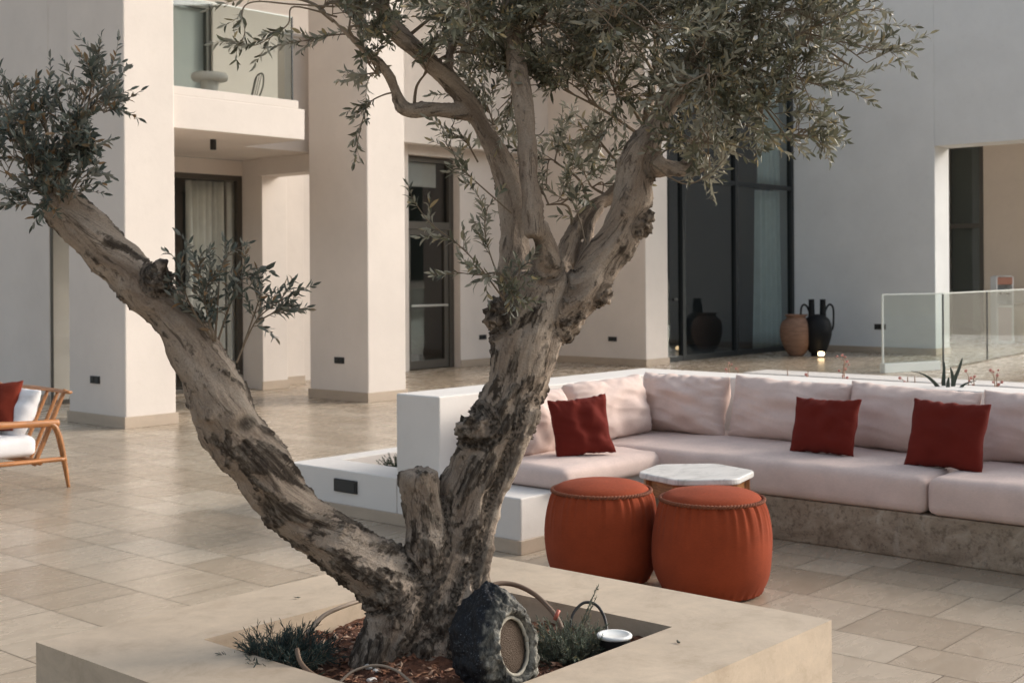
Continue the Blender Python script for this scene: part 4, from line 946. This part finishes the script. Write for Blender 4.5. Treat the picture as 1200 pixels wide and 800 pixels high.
# two upright shoots on the left limb
L3 = Leaves(); E3 = []; L3.ls = .85; L3.asp = 1.2
for q in ([(250, 400, 3.53), (245, 365, 3.52), (235, 330, 3.52), (228, 300, 3.52)], [(252, 400, 3.52), (255, 360, 3.50), (258, 320, 3.5), (268, 295, 3.5)], [(250, 398, 3.52), (232, 372, 3.5), (218, 345, 3.49), (210, 310, 3.49)], [(256, 398, 3.52), (270, 355, 3.51), (282, 325, 3.51), (290, 318, 3.5)], [(250, 395, 3.5), (240, 350, 3.48), (248, 325, 3.47)]):
    spray(L3, E3, q, 12, (.045, .095), .0035, start=.12)
L3.build('shoot', LM_SHADE, tree); L3.wood('shoot_stems', TW, tree, E3)
L4 = Leaves(); E4 = []
for q in ([(277, 425, 3.53), (290, 395, 3.52), (303, 372, 3.51), (325, 355, 3.5), (338, 346, 3.5)], [(285, 405, 3.52), (300, 362, 3.51), (305, 345, 3.5)], [(300, 378, 3.51), (318, 368, 3.5), (335, 362, 3.5)]):
    spray(L4, E4, q, 10, (.04, .08), .003, start=.35)
L4.build('shoot', LM_SHADE, tree); L4.wood('shoot_stems', TW, tree, E4)

# ------------------------------------------------------------------ planter contents
def shrub(name, label, cat, c, rx, ry, h, nst, m, lmin, lmax, asp, gap, lean=(0, 0, 0), tall=(), par_r=.0016, spread=.55):
    t = thing(name, label, cat, c); A = Leaves(); c = Vector(c)
    for i in range(nst):
        a = random.random()*6.283; q = math.sqrt(random.random()); p = c+Vector((math.cos(a)*rx*q*.6, math.sin(a)*ry*q*.6, -.01))
        d = Vector((math.cos(a)*q*.9, math.sin(a)*q*.9, .85))+rsph()*.35+Vector(lean)
        A.twig(p, d, h*random.uniform(.55, 1.1), spread=spread, gap=gap, lmin=lmin, lmax=lmax, grav=-.15, r=par_r, aspect=asp, start=.15)
    for p, d, L in tall: A.twig(c+Vector(p), d, L, spread=spread*.7, gap=gap, lmin=lmin, lmax=lmax, grav=0, r=par_r, aspect=asp, start=.1, curl=.15)
    A.build('foliage', m, t); A.wood('stems', TW, t); return t
LG = leaf_mat('lavender_leaves', (.030, .050, .046), (.055, .080, .072), (.08, .09, .06), .7)
LGr = leaf_mat('rosemary_leaves', (.10, .12, .085), (.17, .19, .15), (.16, .14, .06), .7)
LA = leaf_mat('shrub_leaves', (.03, .055, .03), (.05, .08, .045), (.08, .09, .04), .6)
shrub('lavender_bush', 'bluish-green lavender clump in the left corner of the tree planter', 'shrub', tuple(at(334, 784, 3.62)), .11, .10, .125, 230, LG, .016, .032, .13, .005)
shrub('rosemary_bush', 'bushy grey-green rosemary beside the rock-shaped speaker', 'shrub', tuple(at(664, 778, 3.76)), .085, .08, .135, 190, LGr, .012, .022, .22, .0042, tall=(((.02, .0, .03), (.25, -.2, .8), .20), ((.03, .0, .03), (.2, -.25, .8), .17)))
shrub('shrub', 'small dark green shrub in the low white planter box', 'shrub', (5.84, 6.0, .17), .13, .13, .19, 150, LA, .015, .03, .3, .008)

# rock-shaped garden speaker
rs = thing('rock_speaker', 'black speckled rock-shaped speaker with oval brown grille at the trunk foot', 'speaker', tuple(at(580, 800, 3.42)))
rc = at(582, 757, 3.42); gd = (-_f*.66+_r*.72+Vector((0, 0, .20))).normalized(); gu = (Vector((0, 0, 1))-gd*gd.z).normalized(); gr = gu.cross(gd)
bm = bmesh.new(); bmesh.ops.create_icosphere(bm, subdivisions=6, radius=1)
gc = gd*.062+gr*.002-gu*.000                                        # grille centre
tv = []
for v in bm.verts:
    p = v.co.copy(); q = Vector((p.dot(gr), p.dot(gu), p.dot(gd)))
    w = Vector((q.x*.102*(1-.22*max(0, q.y)), q.y*.140-.01*q.z, q.z*(.115 if q.z > 0 else .15)))
    nn = noise.fractal(Vector(q)*1.9+Vector((4, 1, 2)), .8, 2, 4); n2_ = noise.noise(Vector(q)*9); n3_ = noise.noise(Vector(q)*24)
    w *= 1+.16*nn+.022*n2_+.008*n3_
    w.y += .020*max(0, q.y)**5; w.x += .010*max(0, q.y)
    rad_ = math.hypot(w.x/.052, w.y/.070)
    if q.z > 0:
        lim = .066+.006*n2_
        if rad_ < 1.0: w.z = .050
        elif rad_ < 1.25: w.z = .05+(rad_-1)/.25*.026+.003*n3_
        else: w.z = min(w.z, .078-.026*(rad_-1.25)+.011*n2_+.005*n3_)
    tv.append((v, w, rad_, q))
for v, w, rad_, q in tv: v.co = rc+gr*w.x+gu*w.y+gd*w.z
rockm = mat('speckled_rock', (.02, .024, .03), .62, 0, .3); k = N(rockm)
ra = k.n('ShaderNodeAttribute'); ra.attribute_name = 'face'
sp = k.ramp(k.noise(k.co(), 190, 3, .7), [(.56, (.006, .007, .010)), (.64, (.03, .035, .045)), (.72, (.30, .32, .34))])
fc = k.ramp(k.noise(k.co((1, 1, .5)), 32, 7, .75, .6), [(.38, (.012, .012, .012)), (.50, (.10, .095, .08)), (.66, (.36, .34, .29))])
k.out(k.mix(ra.outputs['Fac'], sp, fc), k.bump(k.noise(k.co(), 120, 5, .7), .6, .006))
fa = [max(0, min(1, (w.z-.036+.022*noise.noise(Vector(q)*7))/.012)) if (q.z > 0 and rad_ > .99) else 0 for v, w, rad_, q in tv]
o = bm_obj('shell', bm, rockm, None, True); fin(o, rs); o.data.attributes.new('face', 'FLOAT', 'POINT').data.foreach_set('value', fa)
V = []; n = 48
for rr, dz in ((0, .0565), (.5, .056), (.9, .0545), (1.02, .051)):
    for j in range(n): a = 2*math.pi*j/n; V.append(rc+gr*math.cos(a)*.052*rr+gu*math.sin(a)*.070*rr+gd*dz)
Fc = [(i*n+j, i*n+(j+1) % n, (i+1)*n+(j+1) % n, (i+1)*n+j) for i in range(3) for j in range(n)]
gm = mat('brown_grille', (.062, .037, .020), .75); k = N(gm); vo = k.n('ShaderNodeTexVoronoi'); vo.inputs['Scale'].default_value = 320; k.l(k.co(), vo.inputs['Vector']); k.out(None, k.bump(vo.outputs['Distance'], .6, .004))
mesh_np('grille', V, Fc, gm, rs)
rimp = [rc+gr*math.cos(2*math.pi*j/60)*.0545*(1+.04*noise.noise(Vector((j*.4, 0, 0))))+gu*math.sin(2*math.pi*j/60)*.0735+gd*(.060+.004*noise.noise(Vector((j*.5, 3, 0)))) for j in range(61)]
tube('rim', rimp, [.0048+.002*noise.noise(Vector((j*.7, 1, 0))) for j in range(61)], mat('rim_stone', (.36, .33, .27), .8), rs, 7)

# uplight
ul = thing('garden_uplight', 'round white-faced uplight on a black can in the right corner of the tree planter', 'light', tuple(at(720, 775, 3.72)))
uc = at(720, 744, 3.72)
v, f = lathe_vf(smooth_path([(.030, -.075), (.040, -.06), (.046, -.012), (.048, -.004)], 3), 40, tuple(uc)); mesh_np('can', v, f, M['black'], ul)
v, f = lathe_vf([(.050, -.005), (.0515, .001), (.049, .0045), (.040, .005), (.038, .003), (.001, .003)], 48, tuple(uc)); mesh_np('lens_ring', v, f, mat('white_lens', (.74, .75, .74), .35), ul)

# hoses, cables
hm = mat('brown_drip_pipe', (.16, .105, .070), .6); hk = mat('black_cable', (.02, .018, .017), .5); hb = mat('beige_pipe', (.28, .215, .16), .6)
def hose(name, label, pts, r, m, cat='hose', group='irrigation pipes in the tree planter'):
    P = [Vector(p) for p in smooth_path([tuple(at(*q)) for q in pts], 8)]
    return tag(tube(name, P, r, m, None, 8), label, cat, group)
hose('drip_pipe', 'brown drip pipe curving from the trunk past the rock speaker', [(560, 700, 4.0), (578, 685, 4.05), (600, 684, 4.07), (622, 693, 4.05), (640, 708, 4.0), (655, 728, 3.92), (665, 760, 3.85)], .008, hm)
hose('cable', 'thin black cable looped over the rosemary bush', [(668, 735, 3.86), (672, 718, 3.88), (684, 706, 3.9), (698, 708, 3.9), (708, 722, 3.87), (712, 742, 3.82), (716, 765, 3.78)], .0045, hk, 'cable', None)
hose('drip_pipe', 'beige pipe leaning from the soil on the planter edge left of the trunk', [(360, 742, 3.72), (378, 722, 3.80), (400, 711, 3.86), (425, 703, 3.93), (445, 700, 3.96)], .0065, hb)
hose('drip_pipe', 'brown pipe end poking from the lavender clump', [(348, 760, 3.5), (352, 775, 3.47), (364, 788, 3.44), (385, 800, 3.42), (405, 812, 3.4)], .0065, hm)
hose('drip_pipe', 'thin beige pipe arched over the soil at the lower photo edge', [(390, 808, 3.42), (412, 787, 3.46), (440, 779, 3.48), (464, 785, 3.46), (482, 800, 3.42), (495, 818, 3.4)], .0036, hb)
tag(tube('plant_label', [at(650, 726, 3.84), at(655, 714, 3.85)], .006, mat('pink_plastic', (.45, .12, .08), .5), None, 10), 'short pinkish red plastic peg beside the rosemary bush', 'peg')
wp = mat('pale_pebble', (.55, .53, .50), .8)
for px, py, dep, s in ((432, 747, 3.62, .012), (440, 752, 3.6, .009), (437, 772, 3.52, .013), (433, 782, 3.5, .009), (445, 740, 3.66, .008)):
    bm = bmesh.new(); bmesh.ops.create_icosphere(bm, subdivisions=3, radius=s); c = at(px, py, dep); c.z = soil_h(c.x, c.y)+s*.4
    for v in bm.verts: v.co *= 1+.3*noise.noise(v.co*90); v.co.z *= .7; v.co += c
    tag(bm_obj('pebble', bm, wp, None, True), 'pale pebble lying on the red soil left of the trunk', 'pebble', 'pale pebbles on the planter soil')

# dry stalks and strap-leaf plant behind the bench
DS = mat('dry_stalk', (.30, .19, .13), .9); DF = mat('dry_flower', (.45, .20, .17), .9)
def stalks(label, items, group='dry flower stalks behind the bench'):
    t = thing('dry_plant', label, 'plant', (8.2, items[0][0], .26), group); ps_ = []; fs = []
    for y, h, nb in items:
        b = Vector((8.15+random.uniform(-.1, .15), y, .255)); top = b+Vector((random.gauss(0, .03), random.gauss(0, .03), h))
        P = [Vector(p) for p in smooth_path([tuple(b), tuple(b.lerp(top, .5)+rsph()*.02), tuple(top)], 4)]; ps_.append(tube_vf(P, .0035, 5))
        for i in range(nb):
            q = b.lerp(top, random.uniform(.7, 1)); e = q+Vector((random.gauss(0, .02), random.gauss(0, .02), random.uniform(.01, .05))); ps_.append(tube_vf([q, e], .002, 4))
            bm_ = bmesh.new(); bmesh.ops.create_icosphere(bm_, subdivisions=1, radius=random.uniform(.007, .013)); fs.append(([v.co+e for v in bm_.verts], [tuple(v.index for v in f.verts) for f in bm_.faces])); bm_.free()
    v, f = merge(ps_+fs); nf = sum(len(q[1]) for q in ps_); o = mesh_np('flower_stalks', v, f, DS, t); o.data.materials.append(DF)
    o.data.polygons.foreach_set('material_index', [0]*nf+[1]*(len(f)-nf))
stalks('dry pinkish stalks left of the terracotta jar behind the bench', [(5.0, .58, 5), (4.93, .56, 4)])
stalks('tall dry stalk in front of the vases behind the bench', [(4.15, .66, 6), (4.18, .60, 5), (4.52, .56, 3), (4.42, .54, 3)])
stalks('short dry stalks behind the bench left of the glass balustrade', [(3.62, .545, 4), (3.55, .55, 4), (3.47, .54, 4)])
stalks('cluster of short dry stalks behind the bench below the balustrade', [(3.28, .57, 4), (3.2, .56, 4), (3.12, .58, 5), (3.02, .57, 4), (2.72, .56, 3), (2.6, .55, 3)])
sp_ = thing('strap_leaf_plant', 'dark strap-leaved plant rising behind the bench below the balustrade', 'plant', (8.2, 2.5, .26))
LS = mat('strap_leaf', (.028, .042, .028), .5)
def blade(pts, w):
    P = [Vector(p) for p in smooth_path([tuple(p) for p in pts], 6)]; V, Fc = [], []; n = len(P)
    for i, p in enumerate(P):
        t = i/(n-1); ww = w*math.sin(math.pi*min(1, .25+.75*t))**.7 if t < .98 else .001; d = CR
        V += [p-d*ww, p+_f*ww*.4, p+d*ww]
    for i in range(n-1):
        for j in (0, 1): Fc.append((i*3+j, i*3+j+1, (i+1)*3+j+1, (i+1)*3+j))
    o = mesh_np('leaf', V, Fc, LS, sp_); md = o.modifiers.new('t', 'SOLIDIFY'); md.thickness = .003
for pts, w in (([(1098, 470, 7.9), (1100, 455, 7.95), (1085, 440, 7.9), (1068, 435, 7.85)], .014), ([(1106, 470, 8.0), (1106, 445, 8.0), (1107, 424, 8.02)], .012), ([(1116, 470, 8.0), (1118, 448, 8.0), (1124, 432, 8.0), (1128, 419, 8.0)], .012), ([(1116, 470, 7.95), (1117, 446, 7.95), (1114, 430, 7.95)], .012), ([(1112, 470, 7.9), (1111, 452, 7.9), (1112, 442, 7.9)], .012), ([(1120, 470, 7.9), (1128, 452, 7.9), (1144, 446, 7.85)], .012)):
    blade([at(*q) for q in pts], w)

for px, py, dep, rz in ((795, 752, 3.42, .9), (700, 690, 4.0, .9), (348, 700, 4.0, 2.6)):
    c = Vector((0, 0, H)); r_ = at(px, py, 1)-c; c = c+r_*((hp+.0035-H)/r_.z); u = Vector((math.cos(rz), math.sin(rz), 0)); v = Vector((-math.sin(rz), math.cos(rz), 0)); L = .012
    V = [c-u*L, c-u*L*.3+v*.005, c-u*L*.3-v*.005+Vector((0, 0, .002)), c+u*L*.4+v*.0045+Vector((0, 0, .003)), c+u*L*.4-v*.0045, c+u*L+Vector((0, 0, .004))]
    o = mesh_np('fallen_leaf', V, [(0, 2, 1), (1, 2, 4, 3), (3, 4, 5)], LM); md = o.modifiers.new('t', 'SOLIDIFY'); md.thickness = .0008; md.offset = 1
    tag(o, 'dry olive leaf fallen on the stone rim of the tree planter', 'leaf', 'fallen leaves on the planter rim')
